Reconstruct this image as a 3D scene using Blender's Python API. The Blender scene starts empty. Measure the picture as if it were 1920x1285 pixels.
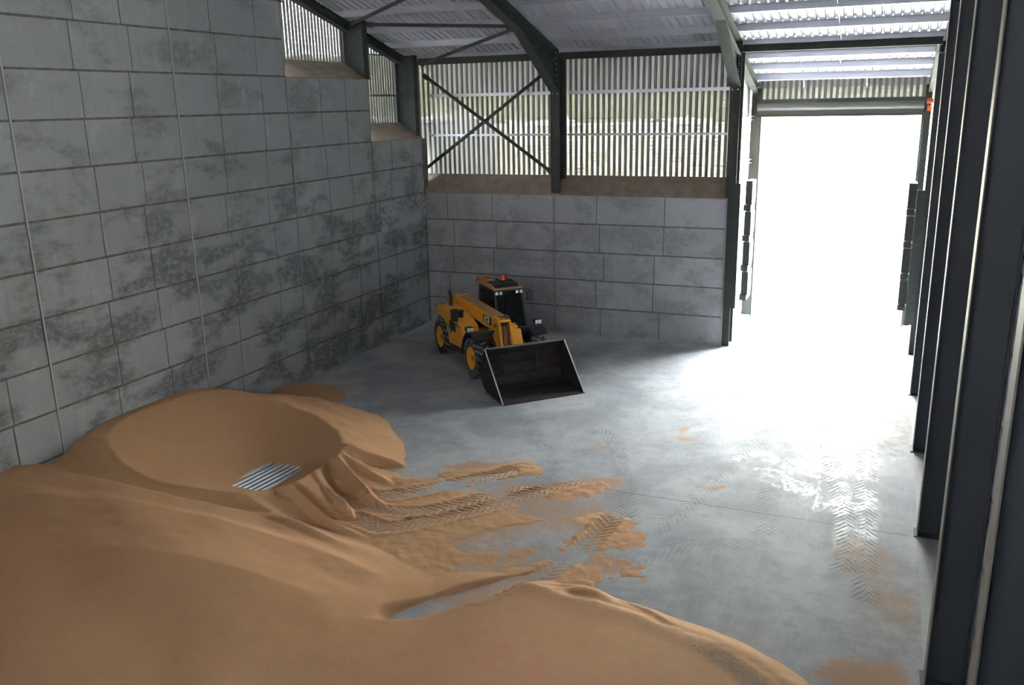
import bpy, bmesh, math, random
import numpy as np
from mathutils import Vector, Matrix
random.seed(7); rng = np.random.default_rng(3)
S = bpy.context.scene
C = S.collection
PI = math.pi

# ------------------------------------------------------------------ materials
def mat(name, base=(.5,.5,.5), rough=.6, metal=0, build=None, spec=.5, coat=0):
    m = bpy.data.materials.new(name); m.use_nodes = True
    nt = m.node_tree; b = nt.nodes['Principled BSDF']
    b.inputs['Base Color'].default_value = (*base, 1)
    b.inputs['Roughness'].default_value = rough
    b.inputs['Metallic'].default_value = metal
    b.inputs['Specular IOR Level'].default_value = spec
    b.inputs['Coat Weight'].default_value = coat
    if build: build(nt, b)
    return m
class N:
    def __init__(s, nt): s.nt = nt
    def new(s, t, **k):
        n = s.nt.nodes.new(t)
        for a, v in k.items(): setattr(n, a, v)
        return n
    def link(s, a, b): s.nt.links.new(a, b)
    def val(s, sock, v):
        if hasattr(v, 'is_output') or isinstance(v, bpy.types.NodeSocket): s.link(v, sock)
        else: sock.default_value = v
    def math(s, op, a, b=0.0, c=None, clamp=False):
        n = s.new('ShaderNodeMath', operation=op); n.use_clamp = clamp
        s.val(n.inputs[0], a); s.val(n.inputs[1], b)
        if c is not None: s.val(n.inputs[2], c)
        return n.outputs[0]
    def noise(s, vec, scale, detail=4, rough=.55, dist=0.0):
        n = s.new('ShaderNodeTexNoise'); s.link(vec, n.inputs['Vector'])
        n.inputs['Scale'].default_value = scale; n.inputs['Detail'].default_value = detail
        n.inputs['Roughness'].default_value = rough; n.inputs['Distortion'].default_value = dist
        return n.outputs['Fac']
    def pos(s, scale=(1,1,1)):
        g = s.new('ShaderNodeNewGeometry'); m = s.new('ShaderNodeMapping')
        s.link(g.outputs['Position'], m.inputs['Vector']); m.inputs['Scale'].default_value = scale
        return m.outputs[0]
    def obj(s, scale=(1,1,1)):
        g = s.new('ShaderNodeTexCoord'); m = s.new('ShaderNodeMapping')
        s.link(g.outputs['Object'], m.inputs['Vector']); m.inputs['Scale'].default_value = scale
        return m.outputs[0]
    def ramp(s, f, lo, hi, a=0.0, b=1.0):
        n = s.new('ShaderNodeMapRange'); n.interpolation_type = 'SMOOTHSTEP'
        s.val(n.inputs[0], f); n.inputs[1].default_value = lo; n.inputs[2].default_value = hi
        n.inputs[3].default_value = a; n.inputs[4].default_value = b
        return n.outputs[0]
    def mix(s, f, a, b, mode='MIX'):
        n = s.new('ShaderNodeMix', data_type='RGBA', blend_type=mode)
        s.val(n.inputs[0], f)
        for sock, v in ((n.inputs[6], a), (n.inputs[7], b)):
            if isinstance(v, tuple): sock.default_value = (*v, 1)
            else: s.link(v, sock)
        return n.outputs[2]
    def attr(s, name):
        return s.new('ShaderNodeAttribute', attribute_name=name)
    def bump(s, h, strength, dist, b, nrm=None):
        n = s.new('ShaderNodeBump'); n.inputs['Strength'].default_value = strength
        n.inputs['Distance'].default_value = dist; s.link(h, n.inputs['Height'])
        if nrm: s.link(nrm, n.inputs['Normal'])
        s.link(n.outputs[0], b.inputs['Normal']); return n.outputs[0]

def concrete(tint, stain=1.0):
    def f(nt, b):
        n = N(nt); p = n.pos()
        tone = n.attr('tone').outputs['Fac']
        big = n.noise(p, .45, 4, .6); fine = n.noise(p, 9, 6, .7)
        col = n.mix(n.ramp(big, .3, .7), tuple(c*.82 for c in tint), tuple(c*1.14 for c in tint))
        col = n.mix(n.math('MULTIPLY', tone, .55), tuple(c*.72 for c in tint), col)
        col = n.mix(n.math('SUBTRACT', 1, tone, clamp=True), col, tuple(c*.78 for c in tint))
        # damp / algae stains, stretched sideways, lowest on the wall
        st = n.noise(n.pos((.7, .5, 1.0)), 1.0, 4, .62, .15)
        sep = n.new('ShaderNodeSeparateXYZ'); n.link(n.pos(), sep.inputs[0])
        low = n.ramp(sep.outputs[2], 3.5, 8.5, 1.0, .55)
        m_ = n.math('MULTIPLY', n.math('MULTIPLY', n.ramp(n.math('ADD', st, n.math('MULTIPLY', n.math('SUBTRACT', low, .55), .16)), .50, .66), n.ramp(n.noise(n.pos((1,1,1.6)), 5, 6, .8), .28, .6)), low)
        col = n.mix(n.math('MULTIPLY', m_, .80*stain), col, (.06,.072,.07))
        # rain runs
        run = n.noise(n.pos((2.6, 2.6, .16)), 2.4, 4, .7)
        col = n.mix(n.math('MULTIPLY', n.ramp(run, .56, .75), .34), col, (.10,.11,.10))
        li = n.noise(n.pos((1, 1, .5)), 1.7, 5, .75)
        col = n.mix(n.math('MULTIPLY', n.ramp(li, .55, .75), .26), col, tuple(min(1, c*1.7) for c in tint))
        col = n.mix(n.math('MULTIPLY', n.ramp(fine, .35, .75), .22), col, tuple(c*.6 for c in tint))
        n.link(col, b.inputs['Base Color']); n.bump(fine, .25, .02, b)
    return f
M = {}
M['concrete'] = mat('precast concrete', rough=.9, build=concrete((.37,.395,.405)))
M['concrete_far'] = mat('precast concrete, end wall', rough=.9, build=concrete((.40,.405,.425), .5))
def jointf(nt, b):
    n = N(nt); f = n.noise(n.pos(), 3, 5, .7)
    n.link(n.mix(n.ramp(f, .3, .7), (.07,.072,.07), (.17,.165,.15)), b.inputs['Base Color'])
M['concrete_lightened'] = mat('pale concrete panel', rough=.9, build=concrete((.55,.60,.68), .2))  # right wall: tint raised to stand in for back light that is missing
M['joint'] = mat('dirty joint', rough=.95, build=jointf)
M['sealant'] = mat('grey mastic', (.34,.35,.36), .7)
def capf(nt, b):
    n = N(nt); f = n.noise(n.pos(), 2.5, 6, .7)
    n.link(n.mix(n.ramp(f, .3, .7), (.20,.155,.115), (.29,.235,.185)), b.inputs['Base Color'])
M['cap'] = mat('dusty concrete coping', rough=.95, build=capf)
def steelf(tint, dust=(.26,.22,.17), amt=.25):
    def f(nt, b):
        n = N(nt); q = n.noise(n.pos(), 2.2, 6, .7)
        n.link(n.mix(n.math('MULTIPLY', n.ramp(q, .45, .8), amt), tint, dust), b.inputs['Base Color'])
    return f
M['steel'] = mat('dark green grey paint', rough=.7, spec=.15, build=steelf((.042,.049,.045), (.17,.145,.11)))
M['steel_edge'] = mat('dusty paint on door post', rough=.7, spec=.15, build=steelf((.085,.09,.078), (.12,.11,.09), .4))
M['steel_blue'] = mat('dark blue grey paint', rough=.65, spec=.3, build=steelf((.045,.052,.062), (.10,.095,.09), .12))
M['flange_lit'] = mat('dusty blue grey flange', (.15,.14,.125), .6)  # lighter than the web: light bounced off the floor is put into this colour
M['galv'] = mat('galvanised steel', (.48,.50,.56), .42, .75)
M['duct'] = mat('bright ribbed duct steel', (.40,.43,.46), .4, .5)
M['bolt'] = mat('zinc bolts', (.62,.66,.70), .35, .8)
M['roof'] = mat('silver roof sheet', (.41,.40,.44), .6, .1)
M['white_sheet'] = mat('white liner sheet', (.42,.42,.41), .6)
def perf(open_, col):
    def f(nt, b):
        n = N(nt); b.inputs['Base Color'].default_value = (*col, 1); b.inputs['Roughness'].default_value = .6
        # fine slotted bands
        sep = n.new('ShaderNodeSeparateXYZ'); n.link(n.pos(), sep.inputs[0])
        w = n.math('FRACT', n.math('MULTIPLY', sep.outputs[2], 7.5))
        band = n.math('LESS_THAN', w, .8)
        t = n.new('ShaderNodeBsdfTransparent'); mx = n.new('ShaderNodeMixShader')
        n.link(n.math('MULTIPLY', band, open_), mx.inputs[0])
        n.link(b.outputs[0], mx.inputs[1]); n.link(t.outputs[0], mx.inputs[2])
        n.link(mx.outputs[0], nt.nodes['Material Output'].inputs[0])
    return f
M['perf'] = mat('perforated sheet', build=perf(.026, (.42,.42,.40)))
M['rib'] = mat('cladding rib', (.20,.20,.19), .6)
M['shutter'] = mat('shutter slats', (.11,.11,.10), .5, .3)
M['shutter_dark'] = mat('shutter shadow box', (.03,.03,.03), .6)
M['orange'] = mat('orange motor', (.65,.16,.04), .5)
M['yellow'] = mat('machine yellow', (.86,.36,.022), .42, build=lambda nt, b: (lambda n: n.link(n.mix(n.math('MULTIPLY', n.ramp(n.noise(n.obj(), 3.5, 5, .7), .45, .8), .35), (.90,.385,.02), (.42,.24,.10)), b.inputs['Base Color']))(N(nt)))
M['yellow_dusty'] = mat('dusty yellow', rough=.7, build=lambda nt, b: (lambda n: n.link(n.mix(n.ramp(n.noise(n.obj(), 4, 5, .7), .3, .75), (.50,.25,.085), (.32,.22,.13)), b.inputs['Base Color']))(N(nt)))
M['black'] = mat('black plastic', (.018,.019,.022), .5)
M['dark'] = mat('dark frame paint', (.04,.04,.042), .5)
def rubf(nt, b):
    n = N(nt); f = n.noise(n.obj(), 5, 5, .7)
    n.link(n.mix(n.ramp(f, .35, .75), (.028,.030,.035), (.085,.082,.078)), b.inputs['Base Color'])
M['rubber'] = mat('tyre rubber', rough=.85, build=rubf)
M['lug'] = mat('worn tyre lug', (.17,.17,.18), .8)
def bktf(nt, b):
    n = N(nt); f = n.noise(n.obj((1,1,3)), 3, 6, .7)
    n.link(n.mix(n.ramp(f, .3, .75), (.022,.020,.021), (.075,.058,.052)), b.inputs['Base Color'])
M['bucket'] = mat('bucket steel, dark', rough=.5, metal=.3, build=bktf)
M['bright'] = mat('worn bright edge', (.72,.73,.76), .3, .9)
M['chrome'] = mat('chrome rod', (.7,.72,.75), .15, 1)
def glassf(nt, b):
    n = N(nt); t = n.new('ShaderNodeBsdfTransparent'); t.inputs[0].default_value = (.55,.60,.60,1)
    mx = n.new('ShaderNodeMixShader'); mx.inputs[0].default_value = .12
    b.inputs['Base Color'].default_value = (.06,.07,.07,1); b.inputs['Roughness'].default_value = .05
    n.link(t.outputs[0], mx.inputs[1]); n.link(b.outputs[0], mx.inputs[2]); n.link(mx.outputs[0], nt.nodes['Material Output'].inputs[0])
M['glass'] = mat('tinted cab glass', build=glassf)
M['white'] = mat('white lens', (.85,.86,.88), .3)
M['beacon'] = mat('orange beacon lens', (.95,.16,.02), .25)
M['decal'] = mat('white decal lettering', (.75,.75,.74), .5)
M['decal_black'] = mat('black decal', (.03,.03,.035), .5)
M['red'] = mat('red plastic', (.5,.03,.02), .4)
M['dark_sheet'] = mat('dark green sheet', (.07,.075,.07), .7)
M['shed'] = mat('weathered sheeting', (.30,.31,.29), .7)
M['grey_box'] = mat('pale grey box', (.42,.43,.46), .6)

def grainf(nt, b):
    n = N(nt); p = n.pos()
    big = n.noise(p, .35, 4, .6); mid = n.noise(n.pos((1, 1, 3)), 2.2, 5, .65); k = n.noise(p, 55, 3, .8); k2 = n.noise(p, 21, 3, .8)
    col = n.mix(n.ramp(big, .35, .65), (.53,.315,.170), (.50,.285,.155))
    col = n.mix(n.math('MULTIPLY', n.ramp(mid, .4, .75), .35), col, (.45,.265,.14))
    pink = n.attr('pink').outputs['Fac']
    col = n.mix(n.math('MULTIPLY', pink, n.ramp(mid, .2, .7)), col, (.55,.27,.165))
    grey = n.attr('grey').outputs['Fac']
    gm = n.math('MULTIPLY', n.ramp(n.math('ADD', grey, n.math('MULTIPLY', n.math('SUBTRACT', k2, .5), 1.6)), .35, .75), .8)
    col = n.mix(gm, col, (.20,.19,.17))
    col = n.mix(n.ramp(k, .25, .72, .0, .42), col, (.33,.18,.08))
    col = n.mix(n.ramp(k2, .55, .8, .0, .3), col, (.74,.50,.30))
    n.link(col, b.inputs['Base Color'])
    h = n.math('ADD', n.math('MULTIPLY', k, .6), n.math('MULTIPLY', k2, .6))
    n.bump(h, .38, .03, b)
M['grain'] = mat('wheat grain', rough=.85, build=grainf, spec=.2)

def floorf(nt, b):
    n = N(nt); p = n.pos()
    a = n.attr('fl'); sep = n.new('ShaderNodeSeparateColor'); n.link(a.outputs['Color'], sep.inputs[0])
    grain, wet, brown = sep.outputs[0], sep.outputs[1], sep.outputs[2]
    t = n.attr('trk'); ts = n.new('ShaderNodeSeparateXYZ'); n.link(t.outputs['Vector'], ts.inputs[0])
    u, v, mk = ts.outputs[0], ts.outputs[1], ts.outputs[2]
    big = n.noise(p, .5, 5, .6, .4); med = n.noise(p, 3, 6, .7); fine = n.noise(p, 26, 4, .75)
    sweep = n.noise(n.pos((6, .6, 1)), 2.5, 4, .6, .3)
    col = n.mix(n.ramp(big, .33, .68), (.255,.268,.285), (.40,.412,.42))
    col = n.mix(n.math('MULTIPLY', n.ramp(med, .42, .72), .4), col, (.20,.21,.225))
    col = n.mix(n.math('MULTIPLY', n.ramp(sweep, .5, .75), .22), col, (.50,.50,.49))
    # tyre marks: chevrons along each track
    av = n.math('ABSOLUTE', v)
    ph = n.math('ADD', n.math('MULTIPLY', u, 6.2), n.math('MULTIPLY', av, 7.5))
    # offset halves
    ph = n.math('ADD', ph, n.math('MULTIPLY', n.math('GREATER_THAN', v, 0), .5))
    fr = n.math('FRACT', ph)
    chev = n.math('MULTIPLY', n.ramp(fr, .38, .5), n.ramp(fr, .86, .98, 1, 0))
    chev = n.math('MULTIPLY', chev, n.ramp(n.noise(p, 4.5, 4, .7), .36, .56))
    chevm = n.math('MULTIPLY', chev, mk)
    col = n.mix(n.math('MULTIPLY', n.math('MULTIPLY', chevm, n.ramp(n.noise(p, 1.3, 4, .7), .35, .6, .25, 1)), .6), col, (.095,.10,.11))
    # pour joints across the slab
    sp = n.new('ShaderNodeSeparateXYZ'); n.link(n.pos(), sp.inputs[0])
    jt = n.math('MULTIPLY', n.math('LESS_THAN', n.math('ABSOLUTE', n.math('ADD', sp.outputs[1], 12.42)), .014), n.math('GREATER_THAN', sp.outputs[0], 10.5))
    col = n.mix(n.math('MULTIPLY', jt, .6), col, (.08,.08,.08))
    # brown damp patch
    col = n.mix(n.math('MULTIPLY', n.math('MULTIPLY', brown, n.ramp(med, .3, .6)), .55), col, (.20,.13,.095))
    # loose kernels
    kk = n.noise(p, 48, 3, .8); k2 = n.noise(p, 7, 4, .7)
    thr = n.math('ADD', grain, n.math('ADD', n.math('MULTIPLY', n.math('SUBTRACT', kk, .5), 2.6), n.math('MULTIPLY', n.math('SUBTRACT', k2, .5), 1.4)))
    gk = n.math('MULTIPLY', n.math('MULTIPLY', n.ramp(thr, .42, .66), n.ramp(grain, .02, .12)), .85)
    col = n.mix(gk, col, n.mix(kk, (.30,.18,.10), (.52,.34,.22)))
    n.link(col, b.inputs['Base Color'])
    r = n.math('MULTIPLY', n.ramp(n.noise(p, .9, 5, .72, .6), .44, .60), n.ramp(n.noise(n.pos((1.5,.8,1)), 7, 5, .8, .3), .42, .62, .0, 1.0))
    wetm = n.math('MULTIPLY', wet, n.math('MULTIPLY', r, n.math('SUBTRACT', 1, n.math('MULTIPLY', chevm, .9))))
    rough = n.math('SUBTRACT', n.ramp(fine, .3, .7, .66, .80), n.math('MULTIPLY', wetm, .48))
    rough = n.math('ADD', rough, n.math('MULTIPLY', gk, .4), clamp=True)
    gl = n.math('MULTIPLY', n.math('MULTIPLY', mk, n.math('SUBTRACT', 1, chev)), n.math('MULTIPLY', n.ramp(sp.outputs[0], 14.2, 15.0), n.math('MULTIPLY', n.ramp(sp.outputs[1], -14.5, -12.5), n.ramp(med, .38, .58))))
    rough = n.math('SUBTRACT', rough, n.math('MULTIPLY', gl, .30), clamp=True)
    n.link(rough, b.inputs['Roughness'])
    h = n.math('ADD', n.math('MULTIPLY', fine, .35), n.math('ADD', n.math('MULTIPLY', chevm, .5), n.math('MULTIPLY', gk, .9)))
    n.bump(h, .22, .02, b)
M['floor'] = mat('power floated concrete', rough=.5, build=floorf, spec=.13)
M['plinth'] = mat('pale concrete plinth', rough=.85, build=concrete((.42,.42,.41), .15))
def yardf(nt, b):
    n = N(nt); n.link(n.mix(n.ramp(n.noise(n.pos(), .6, 5, .7), .3, .7), (.55,.53,.49), (.66,.64,.60)), b.inputs['Base Color'])
M['yard'] = mat('pale hardcore', rough=.9, build=yardf)
def stonef(nt, b):
    n = N(nt); v = n.new('ShaderNodeTexVoronoi'); n.link(n.pos(), v.inputs['Vector']); v.inputs['Scale'].default_value = 2.2
    c = n.mix(n.ramp(v.outputs['Distance'], .05, .55), (.82,.79,.60), (.40,.37,.26))
    c = n.mix(n.ramp(n.noise(n.pos(), .7, 4, .7), .4, .7), c, (.72,.66,.50))
    n.link(c, b.inputs['Base Color']); n.bump(v.outputs['Distance'], .8, .2, b)
M['stone'] = mat('rubble bank', rough=.95, build=stonef)
def grassf(nt, b):
    n = N(nt); f = n.noise(n.pos(), 1.2, 6, .8)
    n.link(n.mix(n.ramp(f, .3, .7), (.06,.09,.025), (.24,.22,.12)), b.inputs['Base Color'])
M['grass'] = mat('rough grass', rough=.95, build=grassf)
def leaff(nt, b):
    n = N(nt); f = n.noise(n.pos(), 3, 6, .8)
    n.link(n.mix(n.ramp(f, .3, .7), (.03,.06,.015), (.12,.17,.05)), b.inputs['Base Color'])
M['leaf'] = mat('leaves', rough=.9, build=leaff)
M['bark'] = mat('bark', (.10,.075,.05), .9)

# ------------------------------------------------------------------ helpers
class MB:
    def __init__(s): s.v = []; s.f = []; s.mi = []; s.tone = []
    def add(s, vs, fs, mi=0, tone=1.0):
        o = len(s.v); s.v += [tuple(map(float, q)) for q in vs]
        for f in fs: s.f.append(tuple(o+i for i in f)); s.mi.append(mi); s.tone.append(tone)
    def box(s, x0, x1, y0, y1, z0, z1, mi=0, tone=1.0):
        x0, x1 = sorted((x0, x1)); y0, y1 = sorted((y0, y1)); z0, z1 = sorted((z0, z1))
        s.add([(x0,y0,z0),(x1,y0,z0),(x1,y1,z0),(x0,y1,z0),(x0,y0,z1),(x1,y0,z1),(x1,y1,z1),(x0,y1,z1)],
              [(0,3,2,1),(4,5,6,7),(0,1,5,4),(1,2,6,5),(2,3,7,6),(3,0,4,7)], mi, tone)
    def prism(s, pts, vec, mi=0):
        n = len(pts); v = Vector(vec)
        a = [Vector(p) for p in pts]; b = [p+v for p in a]
        nrm = Vector((0,0,0))
        for i in range(n): nrm += a[i].cross(a[(i+1) % n])
        rev = nrm.dot(v) > 0
        fs = [tuple(range(n)), tuple(range(2*n-1, n-1, -1))] + [(i, i+n, (i+1) % n+n, (i+1) % n) for i in range(n)]
        if rev: fs = [tuple(reversed(f)) for f in fs]
        s.add([*a, *b], fs, mi)
    def prism_xz(s, pts, y0, y1, mi=0): s.prism([(x, y0, z) for x, z in pts], (0, y1-y0, 0), mi)
    def beam(s, a, b, w, h, mi=0, up=(0,0,1), shape='box', t=.02):
        a = Vector(a); b = Vector(b); d = (b-a).normalized(); u = Vector(up)
        r = d.cross(u).normalized(); u = r.cross(d).normalized()
        def bar(o, w_, h_):
            q = [a+o+r*sx*w_/2+u*sy*h_/2 for sx, sy in ((-1,-1),(1,-1),(1,1),(-1,1))]
            s.add(q+[p+(b-a) for p in q], [(0,1,2,3),(7,6,5,4),(0,4,5,1),(1,5,6,2),(2,6,7,3),(3,7,4,0)], mi)
        if shape == 'box': bar(Vector((0,0,0)), w, h)
        elif shape == 'I':
            bar(u*(h/2-t/2), w, t); bar(-u*(h/2-t/2), w, t); bar(Vector((0,0,0)), t*.7, h-2*t)
        elif shape == 'Z':
            bar(u*(h/2)+r*w/4, w/2, t); bar(-u*(h/2)-r*w/4, w/2, t); bar(Vector((0,0,0)), t, h)
        elif shape == 'C':
            bar(u*(h/2), w, t); bar(-u*(h/2), w, t); bar(r*(-w/2), t, h)
    def tube(s, pts, r, n=10, mi=0, cap=True):
        pts = [Vector(p) for p in pts]; rs = r if isinstance(r, (list, tuple)) else [r]*len(pts)
        o = len(s.v); prev = None
        for i, p in enumerate(pts):
            d = (pts[min(i+1, len(pts)-1)]-pts[max(i-1, 0)]).normalized()
            if prev is None:
                prev = d.orthogonal().normalized()
            prev = (prev-d*prev.dot(d)).normalized(); q = d.cross(prev)
            for k in range(n):
                t = 2*PI*k/n; s.v.append(tuple(p+(prev*math.cos(t)+q*math.sin(t))*rs[i]))
        for i in range(len(pts)-1):
            for k in range(n):
                s.f.append((o+i*n+k, o+i*n+(k+1) % n, o+(i+1)*n+(k+1) % n, o+(i+1)*n+k)); s.mi.append(mi); s.tone.append(1)
        if cap:
            s.f.append(tuple(o+k for k in reversed(range(n)))); s.mi.append(mi); s.tone.append(1)
            e = o+(len(pts)-1)*n; s.f.append(tuple(e+k for k in range(n))); s.mi.append(mi); s.tone.append(1)
    def lathe_y(s, prof, cx, cz, n=40, mi=0, closed=True, y0=0):
        o = len(s.v); m = len(prof)
        for k in range(n):
            t = 2*PI*k/n
            for (y, r) in prof: s.v.append((cx+r*math.cos(t), y0+y, cz+r*math.sin(t)))
        for k in range(n):
            for i in range(m if closed else m-1):
                j = (i+1) % m; k2 = (k+1) % n
                s.f.append((o+k*m+i, o+k*m+j, o+k2*m+j, o+k2*m+i)); s.mi.append(mi); s.tone.append(1)
    def obj(s, name, mats, parent=None, bevel=0, smooth=False, loc=None):
        me = bpy.data.meshes.new(name); me.from_pydata(s.v, [], s.f)
        if not isinstance(mats, (list, tuple)): mats = [mats]
        for m in mats: me.materials.append(m)
        me.polygons.foreach_set('material_index', s.mi)
        at = me.attributes.new('tone', 'FLOAT', 'FACE'); at.data.foreach_set('value', s.tone)
        bm = bmesh.new(); bm.from_mesh(me); bmesh.ops.recalc_face_normals(bm, faces=bm.faces); bm.to_mesh(me); bm.free()
        if smooth: me.polygons.foreach_set('use_smooth', [True]*len(me.polygons))
        me.update()
        o = bpy.data.objects.new(name, me); C.objects.link(o)
        if parent: o.parent = parent
        if bevel:
            b = o.modifiers.new('bevel', 'BEVEL'); b.width = bevel; b.segments = 2; b.limit_method = 'ANGLE'; b.angle_limit = .6
        if loc is not None:      # move the origin to the base of the thing, geometry stays
            me.transform(Matrix.Translation(-Vector(loc))); o.location = loc
        return o
def tag(o, label, cat, group=None, kind=None):
    o['label'] = label; o['category'] = cat
    if group: o['group'] = group
    if kind: o['kind'] = kind
    return o
def struct(o, label=None, cat=None):
    o['kind'] = 'structure'
    if label: o['label'] = label
    if cat: o['category'] = cat
    return o
def empty(name, loc, rz=0):
    e = bpy.data.objects.new(name, None); C.objects.link(e); e.location = loc; e.rotation_euler = (0, 0, rz); e.empty_display_size = .2
    return e
def roof_z(y): return 8.75+.267*(5-y)       # underside of the roof sheets
def purl_z(y): return roof_z(y)-.21         # underside of the purlins

# bay lines
YS = [0, -3.53, -7.91, -12.26, -16.81, -21.3, -25.8, -34.1]
XW = 17.58                                   # right wall face
XE = 11.18                                   # end of the far wall

# ------------------------------------------------------------------ floor
TRK = [  # floor tyre marks: points, half width, strength
 ([(15.83,-14.5),(15.83,-12.71),(15.5,-10.18),(14.93,-6.87),(14.18,-4.42)], .26, 1.0),
 ([(16.3,-15.4),(16.16,-13.89),(16.1,-9.95),(15.91,-5.67),(15.5,-1.8)], .26, 1.0),
 ([(6.9,-8.4),(7.9,-9.4),(9.13,-11.23),(9.63,-13.23)], .24, .85),
 ([(9.4,-8.9),(10.26,-9.74),(11.11,-11.8),(11.9,-14.19)], .24, .8),
 ([(12.3,-14.0),(12.77,-12.34),(13.24,-9.72),(13.79,-7.28),(14.2,-4.5)], .26, .7),
 ([(14.4,-13.5),(14.2,-11.0),(14.6,-8.5),(14.9,-5.0)], .26, .7),
 ([(12.2,-15.2),(13.2,-14.2),(14.6,-13.6)], .24, .5)]
GT = [   # tracks pressed into the grain
 ([(4.84,-14.39),(5.83,-14.62),(6.7,-14.3),(7.65,-13.35),(8.76,-12.0)], .25),
 ([(5.55,-15.42),(6.73,-15.63),(7.46,-15.61),(8.71,-14.24),(9.97,-12.49),(10.8,-11.57)], .25),
 ([(11.44,-13.37),(11.22,-15.13),(10.8,-16.52),(10.21,-17.48)], .24),
 ([(5.9,-15.1),(7.0,-15.0),(7.9,-14.6),(8.9,-13.2),(9.6,-12.2)], .22)]
def smooth_path(pts, k=14):
    P = [np.array(p, float) for p in pts]; P = [2*P[0]-P[1]]+P+[2*P[-1]-P[-2]]; out = []
    for i in range(1, len(P)-2):
        for t in np.linspace(0, 1, k, endpoint=False):
            a, b_, c, d = P[i-1], P[i], P[i+1], P[i+2]
            out.append(.5*((2*b_)+(-a+c)*t+(2*a-5*b_+4*c-d)*t*t+(-a+3*b_-3*c+d)*t**3))
    out.append(P[-2]); return np.array(out)
def path_uv(X, Y, pts, hw):
    """distance along, signed offset, and mask for a path"""
    pp = smooth_path(pts); best = np.full(X.shape, 9e9); U = np.zeros(X.shape); V = np.zeros(X.shape); L = 0
    for a, b_ in zip(pp[:-1], pp[1:]):
        d = b_-a; l = np.hypot(*d); d = d/l
        t = np.clip((X-a[0])*d[0]+(Y-a[1])*d[1], 0, l)
        ex = X-a[0]-d[0]*t; ey = Y-a[1]-d[1]*t; q = np.hypot(ex, ey)
        m = q < best; best = np.where(m, q, best); U = np.where(m, L+t, U); V = np.where(m, ex*-d[1]+ey*d[0], V); L += l
    mask = np.clip((hw-best)/.05, 0, 1)*np.clip(U/.3, 0, 1)*np.clip((L-U)/.3, 0, 1)
    return U, V, mask, best
def vnoise(X, Y, s, seed=0):
    r = np.random.default_rng(seed); G = r.random((256, 256))
    x = X/s+1000; y = Y/s+1000; xi = np.floor(x).astype(int); yi = np.floor(y).astype(int); fx = x-xi; fy = y-yi
    fx = fx*fx*(3-2*fx); fy = fy*fy*(3-2*fy)
    g = lambda i, j: G[i % 256, j % 256]
    return (g(xi,yi)*(1-fx)*(1-fy)+g(xi+1,yi)*fx*(1-fy)+g(xi,yi+1)*(1-fx)*fy+g(xi+1,yi+1)*fx*fy)*2-1
def fbm(X, Y, s, n=4, seed=0): return sum(vnoise(X, Y, s/2**i, seed+i)*.5**i for i in range(n))
def ss(x, a, b): t = np.clip((x-a)/(b-a), 0, 1); return t*t*(3-2*t)
def blob(X, Y, cx, cy, rx, ry=None, ang=0):
    ry = ry or rx; c, s_ = math.cos(ang), math.sin(ang); dx = X-cx; dy = Y-cy
    return np.clip(1-np.hypot((dx*c+dy*s_)/rx, (-dx*s_+dy*c)/ry), 0, 1)
def grid_mesh(name, xs, ys, H, keep=None):
    nx, ny = len(xs), len(ys); X, Y = np.meshgrid(xs, ys, indexing='ij')
    V = np.stack([X, Y, H], -1).reshape(-1, 3)
    i, j = np.meshgrid(np.arange(nx-1), np.arange(ny-1), indexing='ij'); a = i*ny+j
    F = np.stack([a, a+ny, a+ny+1, a+1], -1).reshape(-1, 4)
    if keep is not None:
        k = keep.reshape(-1); F = F[k[F].any(1)]
        used = np.zeros(len(V), bool); used[F.reshape(-1)] = True
        idx = np.cumsum(used)-1; F = idx[F]; V = V[used]
    else: used = np.ones(len(V), bool)
    me = bpy.data.meshes.new(name); me.vertices.add(len(V)); me.vertices.foreach_set('co', V.reshape(-1).astype(np.float32))
    me.loops.add(len(F)*4); me.loops.foreach_set('vertex_index', F.reshape(-1).astype(np.int32))
    me.polygons.add(len(F)); me.polygons.foreach_set('loop_start', np.arange(0, len(F)*4, 4, dtype=np.int32))
    me.update(calc_edges=True); me.polygons.foreach_set('use_smooth', [True]*len(F)); me.validate()
    return me, used

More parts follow.
